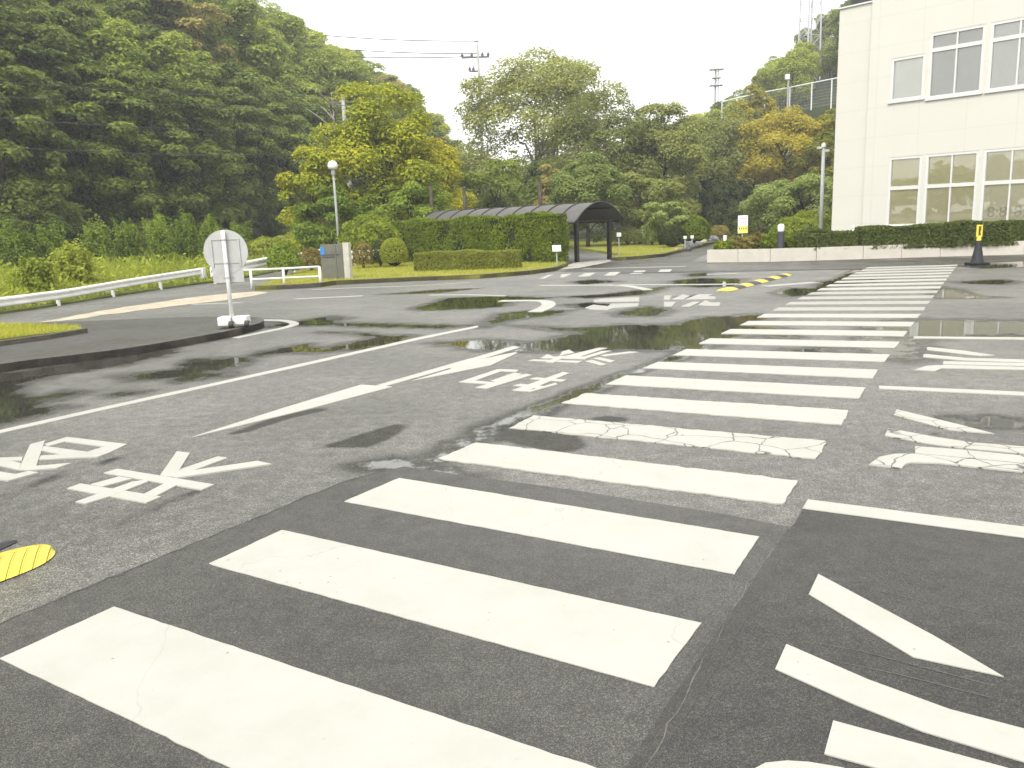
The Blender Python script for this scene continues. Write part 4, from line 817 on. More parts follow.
# ---- tall weeds in the field: one countless mass
r = np.random.default_rng(77); n = 120000
xw = r.uniform(-42, -8.6, n); yw = 15 + r.random(n) ** 1.5 * 40
gx = np.interp(yw, [p[1] for p in fld[:12]], [p[0] for p in fld[:12]]) - .12
s1 = (xw - B0[0]) * bn[0] + (yw - B0[1]) * bn[1]; ratio = xw / yw
k = (xw < gx) & (s1 < 3) & (ratio > -.72); xw, yw, gx = xw[k], yw[k], gx[k]; n = len(xw)
clump = .5 + .28 * np.sin(xw * 1.3 + np.sin(yw * .9) * 2) + .22 * np.sin(yw * 1.9 + xw * .6)
edge = np.clip((gx - xw) / 1.6, .22, 1)
hh = (.22 + .62 * clump * r.uniform(.5, 1.3, n)) * edge; lean = r.normal(0, .22, (n, 2)) * hh[:, None]
broad = r.random(n) < .45
P = np.stack([xw, yw, .05 + hh * np.where(broad, r.uniform(.5, 1.05, n), .5)], 1)
ang = r.uniform(0, 6.28, n); sx = np.stack([np.cos(ang), np.sin(ang), 0 * ang], 1)
Lf = np.where(broad, r.uniform(.07, .17, n), hh / 2)[:, None]
ax = np.where(broad[:, None], unit(np.stack([lean[:, 0] + r.normal(0, .5, n), lean[:, 1] + r.normal(0, .5, n), r.normal(.25, .4, n)], 1)), unit(np.stack([lean[:, 0], lean[:, 1], hh], 1)))
wd = np.where(broad, r.uniform(.035, .075, n), r.uniform(.010, .022, n))[:, None]
V = np.stack([P - ax * Lf, P - sx * wd, P + ax * Lf, P + sx * wd], 1).reshape(-1, 3); i = np.arange(n)[:, None] * 4
tag(mesh_obj('tall_weeds', np_mesh('tall_weeds', V, np.concatenate([i + [0, 1, 2], i + [0, 2, 3]], 1).reshape(-1, 3), LM['weed'])), kind='stuff')
# ---- short lawn grass on the verges and the island bed
def lawn(polys, n, hgt, seed):
    r = np.random.default_rng(seed); Ps = []
    for poly, z, share in polys:
        a = np.array(poly); lo, hi = a.min(0), a.max(0); q = r.uniform(lo, hi, (int(n * share * 4), 2)); q = q[sdist(poly, q[:, 0], q[:, 1]) > .03][:int(n * share)]
        Ps.append(np.column_stack([q, np.full(len(q), z)]))
    P = np.concatenate(Ps); n = len(P); hh = hgt * r.uniform(.5, 1.4, n); ang = r.uniform(0, 6.28, n); sx = np.stack([np.cos(ang), np.sin(ang), 0 * ang], 1) * .006
    tip = P + np.column_stack([r.normal(0, .35, (n, 2)) * hh[:, None], hh]); V = np.stack([P - sx, P + sx, tip], 1).reshape(-1, 3); i = np.arange(n)[:, None] * 3
    return tag(mesh_obj('lawn_grass', np_mesh('lawn_grass', V, i + [0, 1, 2], LM['grass'])), kind='stuff')
LM['grass'] = leaf_mat('leaf_lawn', (.250, .270, .036), (.370, .385, .052), (.500, .480, .085), trans=.35, nsc=.8)
near_bed = [p for p in gb_]
lawn([(near_bed, .15, .5), ([p for p in vA] + [(2, 29.6), (-3.5, 33), (-7, 33), (-7.2, 28)], .1, .35), ([p for p in vB] + [(12, 42), (4.6, 40), (4.3, 33)], .1, .15)], 70000, .055, 8)

# ---- undergrowth at the foot of the left hill, each bush a thing
for i in range(84):
    px = -60 + i * 6.2 + rng.uniform(-4, 4); t0 = foot(px); dist = t0 - 2.5 + rng.uniform(0, 7)
    P = at(px, 232, dist); cm, tm, H0, rx = VAR[i % 3]; s = float(rng.uniform(.28, .44))
    put_tree('undergrowth_bush', (P[0], P[1], hz(P[0], P[1]) - .35), cm, tm, KIND[['dark', 'mid'][i % 2]].replace('tree', 'bush') + ' in the undergrowth along the foot of the left hill', 'bush', 'undergrowth bushes on the hill foot', i * 1.7, (s * 1.25, s * 1.25, s), LM['cypress' if i % 3 else 'dark'])

# ------------------------------------------------------------------ white building
fd = np.array([-.69, .724]); fd /= np.linalg.norm(fd); ex = -fd
Pf = at(1024, 200, 25.6)[:2]
def fac(px, py):                       # photo point -> (metres along the facade line from Pf, height)
    d = ray(px, py); A = np.array([[d[0], -ex[0]], [d[1], -ex[1]]]); t, s_ = np.linalg.solve(A, Pf); return s_, H + t * d[2]
s0 = fac(830.5, 220)[0]
fx = lambda px, py: fac(px, py)[0] - s0
org = Pf + ex * s0
bld = empty('office_building', (org[0], org[1], 0), 'white two storey building with large windows behind the clipped hedges', 'building', rz=math.atan2(ex[1], ex[0]))
WT = fac(836, 9.5)[1]; BL_, BD = 22., 13.; xr = fx(867, 120)
holes = []
def win(xa, xb, zb, zt, kind, mull, trans=None): holes.append((xa, xb, zb, zt, kind, mull, trans))
uT, uB, uTr = fac(929, 34)[1], fac(929, 99)[1], fac(929, 51)[1]
lT, lTr = fac(887, 157.8)[1], fac(887, 188.7)[1]; lB = .85
win(fx(890.5, 80), fx(924.5, 80), fac(891, 102)[1], fac(891, 59)[1], 'small', 0)
x1, x2, x3 = fx(928.5, 70), fx(983, 70), fx(987.8, 70); uw = x2 - x1; ug = x3 - x2
for i in range(5): win(x1 + i * (uw + ug), x1 + i * (uw + ug) + uw, uB, uT, 'upper', 1, uTr)
a0, a1, a2, a3, a4 = fx(887, 200), fx(919.8, 200), fx(923.4, 200), fx(976, 200), fx(980.2, 200); lw, lg = a3 - a2, a4 - a3
win(a0, a1, lB, lT, 'lower_first', 0, lTr)
for i in range(5): win(a2 + i * (lw + lg), a2 + i * (lw + lg) + lw, lB, lT, 'lower', 1, lTr)
b = MB(); X_ = sorted({xr, BL_} | {v for h in holes for v in h[:2]}); Z_ = sorted({.0, WT + 1.3} | {v for h in holes for v in h[2:4]})
for i in range(len(X_) - 1):
    for j in range(len(Z_) - 1):
        xm, zm = (X_[i] + X_[i + 1]) / 2, (Z_[j] + Z_[j + 1]) / 2
        if any(h[0] < xm < h[1] and h[2] < zm < h[3] for h in holes): continue
        b.add([(X_[i], 0, Z_[j]), (X_[i + 1], 0, Z_[j]), (X_[i + 1], 0, Z_[j + 1]), (X_[i], 0, Z_[j + 1])], [(0, 1, 2, 3)])
for xa, xb, zb, zt, *_ in holes:
    d = .14; b.add([(xa, 0, zb), (xb, 0, zb), (xb, 0, zt), (xa, 0, zt), (xa, d, zb), (xb, d, zb), (xb, d, zt), (xa, d, zt)], [(0, 4, 5, 1), (1, 5, 6, 2), (2, 6, 7, 3), (3, 7, 4, 0)])
sb = .10                                 # the end bay is set back a hand's width
WM = WT + 1.3
b.add([(0, sb, 0), (xr, sb, 0), (xr, sb, WT), (0, sb, WT), (xr, 0, 0), (xr, 0, WM), (xr, sb, WM)], [(0, 1, 2, 3), (1, 4, 5, 6)])
b.add([(0, sb, 0), (0, BD, 0), (0, BD, WT), (0, sb, WT), (BL_, 0, 0), (BL_, BD, 0), (BL_, BD, WM), (BL_, 0, WM), (xr, BD, 0), (xr, BD, WT), (xr, BD, WM), (xr, sb, WT), (xr, sb, WM)],
      [(3, 2, 1, 0), (4, 5, 6, 7), (8, 10, 6, 5), (1, 2, 9, 8), (11, 12, 10, 9)])
b.add([(0, sb, WT), (xr, sb, WT), (xr, BD, WT), (0, BD, WT)], [(0, 1, 2, 3)]); b.add([(xr, 0, WM), (BL_, 0, WM), (BL_, BD, WM), (xr, BD, WM)], [(0, 1, 2, 3)])
b.build('wall', M['wall_white'], bld)
c = MB(); c.box((xr / 2 - .02, BD / 2 + .04, WT + .02), (xr + .03, BD, .05)); c.box(((xr + BL_) / 2, BD / 2, WM + .02), (BL_ - xr + .06, BD + .06, .05)); c.build('parapet_cap', M['frame_white'], bld)
c = MB(); c.box((xr * .58, 1.6, WT + .42), (xr * .80, 2.2, .62)); c.build('roof', M['roof_dark'], bld)
def window(xa, xb, zb, zt, kind, mull, trans):
    fw_, d0 = .085, .05; f = MB(); hgt = zt - zb; cx, cz = (xa + xb) / 2, (zb + zt) / 2
    for x in (xa + fw_ / 2, xb - fw_ / 2): f.box((x, d0, cz), (fw_, .08, hgt))
    xs_ = [(xa, xb)]
    for z_ in (zb + fw_ / 2, zt - fw_ / 2): f.box((cx, d0, z_), (xb - xa - 2 * fw_, .078, fw_))
    if trans: f.box((cx, d0, trans), (xb - xa - 2 * fw_, .084, .12))
    if mull: f.box((cx, d0 + .002, (zb + (trans or zt)) / 2), (.05, .07, (trans or zt) - zb - .1)); f.box((cx, d0 + .002, ((trans or zb) + zt) / 2), (.05, .07, zt - (trans or zb) - .1))
    f.box((cx, -.02, zb - .03), (xb - xa + .08, .09, .05))
    w_ = f.build('window', M['frame_white'], bld)
    g = MB(); g.add([(xa, d0 + .03, zb), (xb, d0 + .03, zb), (xb, d0 + .03, zt), (xa, d0 + .03, zt)], [(0, 1, 2, 3)]); g.build('pane', M['glass'], w_)
    bl = {'small': 'blind_white', 'upper': 'blind_grey', 'lower': 'blind_tan', 'lower_first': 'blind_tan'}[kind]
    if kind == 'upper' and xa > x1 + .1: bl = 'blind_mid'
    if kind == 'lower' and xa > a2 + .1: bl = 'blind_cream'
    k = MB(); k.box((cx, .096, cz), (xb - xa + .1, .01, hgt + .1)); k.build('blind', M[bl], w_)
for h in holes: window(*h)
# faint brown opening hour figures stuck inside the first cream pane
def text(name, body, size, m, parent, loc, rot, ext=.002):
    cu = bpy.data.curves.new(name, 'FONT'); cu.body = body; cu.size = size; cu.extrude = ext; cu.align_x = 'CENTER'; cu.align_y = 'CENTER'; o = bpy.data.objects.new(name, cu); col.objects.link(o)
    dg = bpy.context.evaluated_depsgraph_get(); me = bpy.data.meshes.new_from_object(o.evaluated_get(dg)); bpy.data.objects.remove(o); me.materials.clear(); me.materials.append(m)
    o = bpy.data.objects.new(name, me); col.objects.link(o); o.location = loc; o.rotation_euler = rot
    if parent is not None: o.parent = parent
    return o
xt, zt_ = fac(996, 212.5)[0] - s0, fac(996, 212.5)[1]
text('window_lettering', '8:8', .48, M['letters'], bld, (xt, .088, zt_), (math.pi / 2, 0, 0)); text('window_lettering', '8:', .48, M['letters'], bld, (fx(1019, 212), .088, zt_), (math.pi / 2, 0, 0))

# ------------------------------------------------------------------ planter, hedges, sign board, lights on the right
wl = [G(x, y) for x, y in [(707, 262.6), (770, 262.), (863, 259.2), (940, 256.8), (1024, 254.6), (1200, 250.)]]
wl = [p[:2] for p in wl]; PH = .40
def offset_line(P, d):
    out = []
    for i in range(len(P)):
        t_ = P[min(i + 1, len(P) - 1)] - P[max(0, i - 1)]; t_ = t_ / np.linalg.norm(t_); out.append(P[i] + np.array([-t_[1], t_[0]]) * d)
    return out
pw = empty('planter_wall', (*wl[0], 0), 'long low white planter wall along the kerb below the hedges', 'planter')
b = MB()
def wall_run(P, T, z0, z1):
    Q = offset_line(P, T)
    for i in range(len(P) - 1):
        L_ = np.linalg.norm(P[i + 1] - P[i]); n = max(1, int(round(L_ / 1.2)))
        for k in range(n):
            e0, e1 = k / n + .0025 / 1, (k + 1) / n - .0025
            q = [P[i] + (P[i + 1] - P[i]) * e0, P[i] + (P[i + 1] - P[i]) * e1, Q[i] + (Q[i + 1] - Q[i]) * e1, Q[i] + (Q[i + 1] - Q[i]) * e0]; b.prism([tuple(v) for v in q], z0, z1)
wall_run(wl, .16, -.02, PH); bk = offset_line(wl, 1.35); wall_run(bk[:3], .14, -.02, PH + .05); wall_run([bk[0] + (bk[0] - bk[1]) * 0 , wl[0]], .14, -.02, PH - .004)
b.build('wall', M['planter'], pw, world=True)
b = MB(); o1, o2 = offset_line(wl, .15), offset_line(wl, 1.4); b.prism([tuple(v) for v in o1] + [tuple(v) for v in o2[::-1]], -.01, PH - .09); b.build('soil', M['earth'], pw, world=True)
def along(px):                          # point on the planter wall line under a photo column
    d = ray(px, 250)[:2]
    for i in range(len(wl) - 1):
        A = np.array([[d[0], -(wl[i + 1] - wl[i])[0]], [d[1], -(wl[i + 1] - wl[i])[1]]]); t, u = np.linalg.solve(A, wl[i])
        if -.02 <= u <= 1.02: return t * d
    return t * d
ol = lambda px, d: along(px) + np.array([-.06, 1.]) * d
hC, hD, hE, hF = ol(800, .1), ol(858, .1), ol(863, .08), ol(1120, .08); hz_ = PH - .12
hedge('clipped_hedge', hC, hD, 1.15, at(803, 234, hC[1])[2] - hz_, at(858, 231.5, hD[1])[2] - hz_, hz_, 'hedge_dark', 12000, .085, 'shorter dark hedge left of the white pipe on the planter', seed=6, wob=.05)
hedge('clipped_hedge', hE, hF, 1.2, at(863, 228.5, hE[1])[2] - hz_, at(1120, 216.5, hF[1])[2] - hz_, hz_, 'hedge_dark', 30000, .085, 'long dark clipped hedge below the ground floor windows', seed=7, wob=.03)
for i, (px, w_, h_, dep, lm, lab) in enumerate([(724, 20, 10, .6, 'hedge', 'tiny green shrub at the left end of the planter'), (745, 22, 14, .7, 'red', 'reddish shrub below the yellow and white sign board'), (758, 22, 16, 1., 'red', 'reddish green shrub right of the sign board post'), (772, 22, 17, .7, 'hedge', 'green shrub just left of the bollard light'), (792, 15, 15, .9, 'hedge', 'green shrub just right of the bollard light'), (735, 18, 9, .9, 'red', 'lowest reddish shrub beside the small white marker post')]):
    p = ol(px, dep); bush('shrub', px, 250, w_, h_, p[1], lm, 2200, .075, lab, 'shrub', 'shrubs in the planter', seed=60 + i, z=PH - .1, lump=.2)
# white pipe between the hedges
p = ol(860.5, .5); t = empty('vent_pipe', (*p, PH - .1), 'thin white upright pipe in the gap between the two dark hedges', 'pipe'); zt2 = at(860.5, 226, p[1])[2] - PH + .1
b = MB(); b.tube([(0, 0, 0), (0, 0, zt2)], .035, 10); b.build('pipe', M['white_metal'], t, smooth=True); b = MB(); b.lathe([(.05, zt2 - .05), (.05, zt2), (.03, zt2 + .03), (0, zt2 + .03)]); b.build('cap', M['white_metal'], t, smooth=True)
# sign board
p = ol(752.5, .9); zz = at(752.5, 233, p[1])[2]; z2 = at(752.5, 215, p[1])[2]; t = empty('sign_board', (*p, PH - .1), 'small upright board with pink print on white above yellow, in the planter', 'sign', rz=.12)
wS = 10 * p[1] / F; hS = z2 - zz; cz = (zz + z2) / 2 - PH + .1
b = MB(); b.box((0, 0, cz), (wS, .03, hS)); b.build('board', M['sign_white'], t, bevel=.006); b = MB(); b.box((0, -.018, cz - hS * .28), (wS * .94, .004, hS * .40)); b.build('yellow_panel', M['sign_yellow'], t)
b = MB(); b.tube([(0, .035, 0), (0, .035, cz + hS * .3)], .02, 8); b.build('post', M['grey_steel'], t)
b = MB(); r = np.random.default_rng(3)
for row, (zc, n_, hh_) in enumerate([(.34, 4, .09), (.22, 3, .06), (.12, 3, .11)]):
    for i in range(n_):
        x = (-.5 + (i + .5) / n_) * wS * .66; b.box((x, -.0175, cz + hS * zc), (wS * .13, .004, hS * hh_ * .35)); b.box((x + wS * .02, -.0175, cz + hS * zc - hS * .03), (wS * .04, .0045, hS * hh_ * .8))
b.build('pink_print', M['pink'], t); b = MB()
for i in range(4): b.box(((-.36 + i * .22) * wS, -.0215, cz - hS * .22), (wS * .09, .004, hS * .10))
b.build('dark_print', M['ink'], t)
p = ol(733, .8); t = empty('marker_post', (*p, PH - .1), 'short white marker post at the left end of the planter', 'post'); b = MB(); h_ = at(733, 235, p[1])[2] - PH + .1; b.box((0, 0, h_ / 2 - .02), (.05, .05, h_)); b.build('post', M['white_metal'], t, bevel=.01); b = MB(); b.box((0, 0, h_ - .09), (.10, .10, .18)); b.build('head', M['lamp_white'], t, bevel=.02)
# bollard light
p = ol(784, .28); h_ = at(784, 223.7, p[1])[2] - PH + .1; t = empty('bollard_light', (*p, PH - .1), 'dark cylindrical bollard light with a domed white top in the planter', 'bollard light')
b = MB(); b.lathe([(0, 0), (.1, 0), (.1, h_ * .72), (.085, h_ * .72), (0, h_ * .72)]); b.build('post', M['grey_steel'], t, smooth=False)
b.v = [(x * 1.0, y * 1.0, z) for x, y, z in b.v]
t.children[0].data.materials[0] = M['ink']
b = MB(); b.lathe([(.085, h_ * .72), (.1, h_ * .74), (.1, h_ * .92), (.07, h_ * .985), (0, h_)]); b.build('lamp_head', M['lamp_white'], t, smooth=True)
# tall light pole left of the building
d_ = 33.; P0 = at(820.5, 236, d_); ht = at(821, 146, d_)[2]; t = empty('light_pole', (P0[0], P0[1], 0), 'tall thin grey pole with two small lamp heads left of the white building', 'lamp post')
b = MB(); b.tube([(0, 0, 0), (0, 0, ht)], [.085, .065], 12); b.build('pole', M['grey_steel'], t, smooth=True)
for sx_, zz in ((-.14, ht - .10), (.10, ht - .22)):
    b = MB(); b.tube([(0, 0, zz), (sx_, 0, zz + .03)], .025, 8); b.box((sx_ * 1.25, 0, zz + .03), (.17, .13, .09)); b.build('lamp_head', M['frame_white'], t, bevel=.02)
b = MB(); b.lathe([(.09, ht - .06), (.09, ht + .04), (.04, ht + .12), (0, ht + .13)]); b.build('cap', M['frame_white'], t, smooth=True)
# cone with a yellow frame on top
P0 = G(977, 264); t = empty('traffic_cone', (P0[0], P0[1], 0), 'black traffic cone topped with a yellow frame in front of the long hedge', 'cone', rz=.2)
d_ = P0[1]; zk = at(977, 240.8, d_)[2]; zf = at(977, 237.2, d_)[2]; zt2 = at(977, 225, d_)[2]
b = MB(); b.box((0, 0, .022), (.42, .42, .044)); b.build('base', M['cone_black'], t, bevel=.015)
b = MB(); b.lathe([(.17, .04), (.155, .07), (.145, .08), (.055, zk), (.05, zk + .01), (0, zk + .01)], n=24); b.build('cone', M['cone_black'], t, smooth=True)
b = MB(); b.lathe([(.045, zk - .03), (.055, zk + .01), (.048, zf + .01), (0, zf + .01)]); b.build('neck', M['yellow'], t, smooth=True)
b = MB(); fwd = .15; fh = zt2 - zf; cz = (zf + zt2) / 2
for x in (-1, 1): b.box((x * (fwd / 2 - .016), 0, cz), (.034, .05, fh))
for z_ in (zf + .018, zt2 - .018): b.box((0, 0, z_), (fwd - .07, .048, .038))
b.build('frame', M['yellow'], t, bevel=.008); b = MB(); b.box((0, .004, cz + .05), (fwd - .07, .012, .07)); b.box((0, .004, cz - .08), (fwd - .07, .012, .05)); b.build('reflector', M['kerb'], t)

# ------------------------------------------------------------------ mobile round sign seen from behind
P0 = G(233, 327.5, .098); t = empty('round_sign', (P0[0], P0[1], .098), 'round road sign seen from behind on a white pole with a wheeled white base', 'sign', rz=.06)
d_ = P0[1]; zs = lambda y, x=228: at(x, y, d_)[2] - .098
b = MB(); bw = 31 * d_ / F; bh = zs(316.5) - .02; b.box((-.20 * bw, .02, .03 + bh / 2), (.42 * bw, .26, bh - .02)); b.box((.26 * bw, .06, .03 + bh / 2), (.46 * bw, .24, bh - .03)); b.build('base', M['white_metal'], t, bevel=.012)
for x in (.02, .52):
    b = MB(); b.tube([(x * bw - .035, -.10, .055), (x * bw + .035, -.10, .055)], .055, 16); wh = b.build('wheel', M['black_rubber'], t, bevel=.008)
    b = MB(); b.tube([(x * bw - .038, -.10, .055), (x * bw + .038, -.10, .055)], .022, 10); b.build('hub', M['grey_steel'], wh)
zt2 = zs(230.5); b = MB(); b.tube([(0, 0, .05), (0, 0, zt2)], .030, 14); b.build('pole', M['white_metal'], t, smooth=True)
rd = 21.4 * d_ / F; zc = zs(251.7)
b = MB(); n_ = 48; v = []
for y, rr_ in ((.045, rd - .008), (.045, rd), (.07, rd), (.07, rd - .02), (.055, rd - .02)): v += [(rr_ * math.cos(2 * math.pi * i / n_), y, zc + rr_ * math.sin(2 * math.pi * i / n_)) for i in range(n_)]
f = [(j * n_ + i, j * n_ + (i + 1) % n_, (j + 1) * n_ + (i + 1) % n_, (j + 1) * n_ + i) for j in range(4) for i in range(n_)] + [tuple(range(n_)), tuple(range(4 * n_, 5 * n_))[::-1]]
b.add(v, f); dsc = b.build('disc', M['grey_sign'], t)
b = MB()
for x in (-.62, .62): b.box((x * rd, .036, zc - .02), (.022, .014, rd * 1.25))
b.build('stiffener', M['grey_sign'], dsc)
b = MB(); pz0, pz1 = zs(282.6), zs(269.5); b.box((.0, .055, (pz0 + pz1) / 2), (30 * d_ / F, .012, pz1 - pz0)); b.build('plate', M['grey_sign'], t)
for y, hw in ((239.5, .68), (263, .60), (277.5, .25)):
    b = MB(); z_ = zs(y); b.box((0, .038, z_), (rd * 2 * hw, .008, .009)); b.tube([(0, 0, z_ - .012), (0, 0, z_ + .012)], .038, 12); b.build('clamp', M['grey_steel'], t)

# ------------------------------------------------------------------ speed bumps
def speed_bump(name, a, c, width, hgt, nseg, first, label, caps=(True, True), ribs=False):
    a, c = np.array(a[:2]), np.array(c[:2]); d = c - a; L_ = np.linalg.norm(d); t = empty(name, (a[0], a[1], 0), label, 'speed bump', rz=math.atan2(d[1], d[0]))
    ns = 10
    def prof(sc): return [(-width / 2 * sc + width * sc * i / ns, hgt * sc ** .5 * math.sin(math.pi * (i + .0) / ns) ** .8 if 0 < i < ns else 0.005) for i in range(ns + 1)]
    for k in range(nseg):
        x0, x1_ = L_ * k / nseg + .002, L_ * (k + 1) / nseg - .002; xs_ = list(x0 + (x1_ - x0) * np.linspace(0, 1, 22) ** 1.6); b = MB(); rows = []
        for x in xs_:
            e = 1.
            if k == 0 and caps[0]: u = (x - x0) / (x1_ - x0) * 2.4; e = math.sqrt(max(0.0, 1 - (1 - min(1, u)) ** 2))
            if k == nseg - 1 and caps[1]: u = (x1_ - x) / (x1_ - x0) * 1.6; e = math.sqrt(max(0.0, 1 - (1 - min(1, u)) ** 2))
            rows.append([(x, y, z) for y, z in prof(max(e, .02))])
        n0 = ns + 1; b.add([v for q in rows for v in q], [(i * n0 + j, (i + 1) * n0 + j, (i + 1) * n0 + j + 1, i * n0 + j + 1) for i in range(len(rows) - 1) for j in range(ns)] + [tuple(range(n0)), tuple((len(rows) - 1) * n0 + j for j in range(n0))[::-1]])
        b.build('segment', M['bump_yellow'] if (k + first) % 2 == 0 else M['black_rubber'], t, smooth=True)
    return t
tip = G(54, 555); dc = np.array([.516, .857, 0]); pp = np.array([-.857, .516, 0])
speed_bump('speed_bump', tip + pp * .09 + dc * .04, tip + pp * .09 - dc * 1.7, .36, .05, 3, 0, 'near yellow ribbed rubber speed bump cut by the left picture edge', (True, False), True)
speed_bump('speed_bump', tip + pp * .36 + dc * .02, tip + pp * .36 - dc * 1.5, .16, .03, 1, 1, 'dark rubber strip beside the near yellow speed bump', (True, False), False)
speed_bump('speed_bump', G(722, 291.4), G(787, 274.8), .36, .05, 9, 0, 'far speed bump of alternating yellow and black blocks', (True, True), False)

# ------------------------------------------------------------------ guard rails, pipe railing, board, lamp post
def w_beam(P, z, hgt, name, parent):
    """W-profile beam swept along a path"""
    prof = [(0, -.5), (-.06, -.36), (-.06, -.2), (0, -.06), (0, .06), (-.06, .2), (-.06, .36), (0, .5)]; b = MB(); rows = []
    for i, p in enumerate(P):
        t_ = P[min(i + 1, len(P) - 1)] - P[max(0, i - 1)]; t_ = t_ / np.linalg.norm(t_); n_ = np.array([-t_[1], t_[0]]); n_ = -n_
        rows.append([(p[0] + n_[0] * (-o) * (hgt / .3), p[1] + n_[1] * (-o) * (hgt / .3), z[i] + q * hgt) for o, q in prof] + [(p[0] - n_[0] * (-.012 + 0) - n_[0] * .03, p[1] - n_[1] * .018, z[i] + q * hgt) for o, q in prof[::-1]])
    n0 = len(rows[0]); b.add([v for q in rows for v in q], [(i * n0 + j, i * n0 + (j + 1) % n0, (i + 1) * n0 + (j + 1) % n0, (i + 1) * n0 + j) for i in range(len(rows) - 1) for j in range(n0)] + [tuple(range(n0))[::-1], tuple((len(rows) - 1) * n0 + j for j in range(n0))])
    return b.build(name, M['white_metal'], parent, world=True)
def guard_rail(P, tops, hgt, label, post_step, endbox=False, z0=.0):
    P = [np.array(p[:2]) for p in P]; t = empty('guard_rail', (*P[0], 0), label, 'guard rail')
    z = [tp - hgt / 2 for tp in tops]; w_beam(P, z, hgt, 'beam', t)
    L_ = np.cumsum([0] + [np.linalg.norm(P[i + 1] - P[i]) for i in range(len(P) - 1)])
    for s_ in np.arange(.25, L_[-1], post_step):
        x, y = np.interp(s_, L_, [p[0] for p in P]), np.interp(s_, L_, [p[1] for p in P]); zz = np.interp(s_, L_, tops); b = MB(); b.tube([(x - .05, y + .03, -.05), (x - .05, y + .03, zz - .02)], .045, 10); b.build('post', M['white_metal'], t, world=True)
    if endbox: b = MB(); p = P[-1]; b.box((p[0] + .03, p[1] + .02, tops[-1] - hgt * .75), (.12, .26, hgt * 1.5)); b.build('end_cap', M['white_metal'], t, world=True, bevel=.02)
    return t
g1 = smooth([tuple(p) for p in GR1], 4); g1 = [np.array(p) for p in g1]
def ztop(p, knots):                     # beam top height that shows at the photographed row
    px, _ = pj((p[0], p[1], .5)); return at(px, float(np.interp(px, [k[0] for k in knots], [k[1] for k in knots])), p[1])[2]
kn = [(-300, 342), (-160, 318), (0, 297.3), (64, 289.5), (130, 278.5), (203, 267.5)]
guard_rail(g1, [ztop(p, kn) for p in g1], .215, 'long low white guard rail along the weedy field at the left', 2.2, True)
g2 = [G(x, y)[:2] for x, y in [(212, 284.5), (243, 280), (272, 276.5)]]; kn = [(208, 267.5), (240, 262), (273, 256)]
guard_rail(g2, [ztop(p, kn) for p in g2], .30, 'white guard rail section passing behind the round sign', 1.6)
g3 = [G(x, y)[:2] for x, y in [(292, 273), (310, 271), (330, 268)]]; kn = [(290, 255), (321, 248.5), (333, 247)]
guard_rail(g3, [ztop(p, kn) for p in g3], .26, 'white guard rail section left of the grey board', 1.5)
g4 = [G(x, y)[:2] for x, y in [(350, 269.5), (366, 268.5), (384, 267.5)]]; kn = [(350, 251), (384, 249)]
guard_rail(g4, [ztop(p, kn) for p in g4], .34, 'white guard rail section between the grey board and ball bush', 1.6)
rp = [(252.3, 289.5, 269.4), (284.8, 287.6, 268.2), (320.9, 286.6, 266.2)]; A = G(rp[0][0], rp[0][1]); t = empty('pipe_railing', (A[0], A[1], 0), 'short white two rail pipe railing with three posts', 'railing')
tops = []
for x, y, ty in rp:
    p = G(x, y); h_ = at(x, ty, p[1])[2]; tops.append((p, h_)); b = MB(); b.tube([(p[0], p[1], -.05), (p[0], p[1], h_)], .038, 12); b.build('post', M['white_metal'], t, world=True, smooth=True)
for k_ in (.98, .50):
    b = MB(); pts = [(p[0], p[1], h_ * k_) for p, h_ in tops]; d = np.array(pts[0]) - np.array(pts[1]); pts = [tuple(np.array(pts[0]) + d * .22)] + pts if k_ > .9 else pts; b.tube(pts, .030, 10); b.build('rail', M['white_metal'], t, world=True, smooth=True)
# weathered board with a pale post
p0, p1 = G(322.6, 281, .05), G(345.5, 280.5, .05); t = empty('notice_board', tuple(p0), 'weathered grey board with a small blue plate and pale concrete post', 'board', rz=math.atan2(p1[1] - p0[1], p1[0] - p0[0]))
Lb = float(np.linalg.norm(p1 - p0)); hb = at(334, 244.5, p0[1])[2] - .05
b = MB(); b.box((Lb / 2, .04, hb / 2 + .01), (Lb, .08, hb)); b.build('board', M['cabinet'], t, bevel=.008)
b = MB(); b.box((Lb * .66, -.006, hb / 2), (.03, .012, hb * .96)); b.build('batten', M['cabinet'], t)
b = MB(); b.box((.075, -.007, hb * .86 - .03), (.13, .012, .22)); b.build('blue_plate', M['blue'], t, bevel=.01); b = MB(); b.box((Lb * .42, -.005, hb * .72), (.55, .008, .03)); b.box((Lb * .36, -.005, hb * .66), (.4, .008, .025)); b.build('lettering', M['ink'], t)
b = MB(); b.box((Lb + .10, .04, hb / 2 + .02), (.19, .19, hb + .04), taper=.94); b.build('post', M['concrete_post'], t, bevel=.015)
# globe lamp post
d_ = 33.; P0 = at(338.6, 240, d_); t = empty('lamp_post', (P0[0], P0[1], 0), 'slim pale lamp post with a white globe in front of the yellow tree', 'lamp post'); ht = at(334.5, 166, d_)[2]
b = MB(); b.tube([(0, 0, 0), (0, 0, ht * .5), (0, 0, ht - .3)], [.06, .05, .04], 12); b.build('pole', M['pole_conc'], t, smooth=True)
b = MB(); b.lathe([(.05, ht - .38), (.085, ht - .34), (.085, ht - .12), (.06, ht - .10), (0, ht - .10)]); b.build('neck', M['pole_conc'], t, smooth=True)
b = MB(); b.lathe([(.08, ht - .12), (.17, ht - .10), (.20, ht), (.18, ht + .12), (.10, ht + .19), (0, ht + .21)]); b.build('lamp_globe', M['lamp_white'], t, smooth=True)

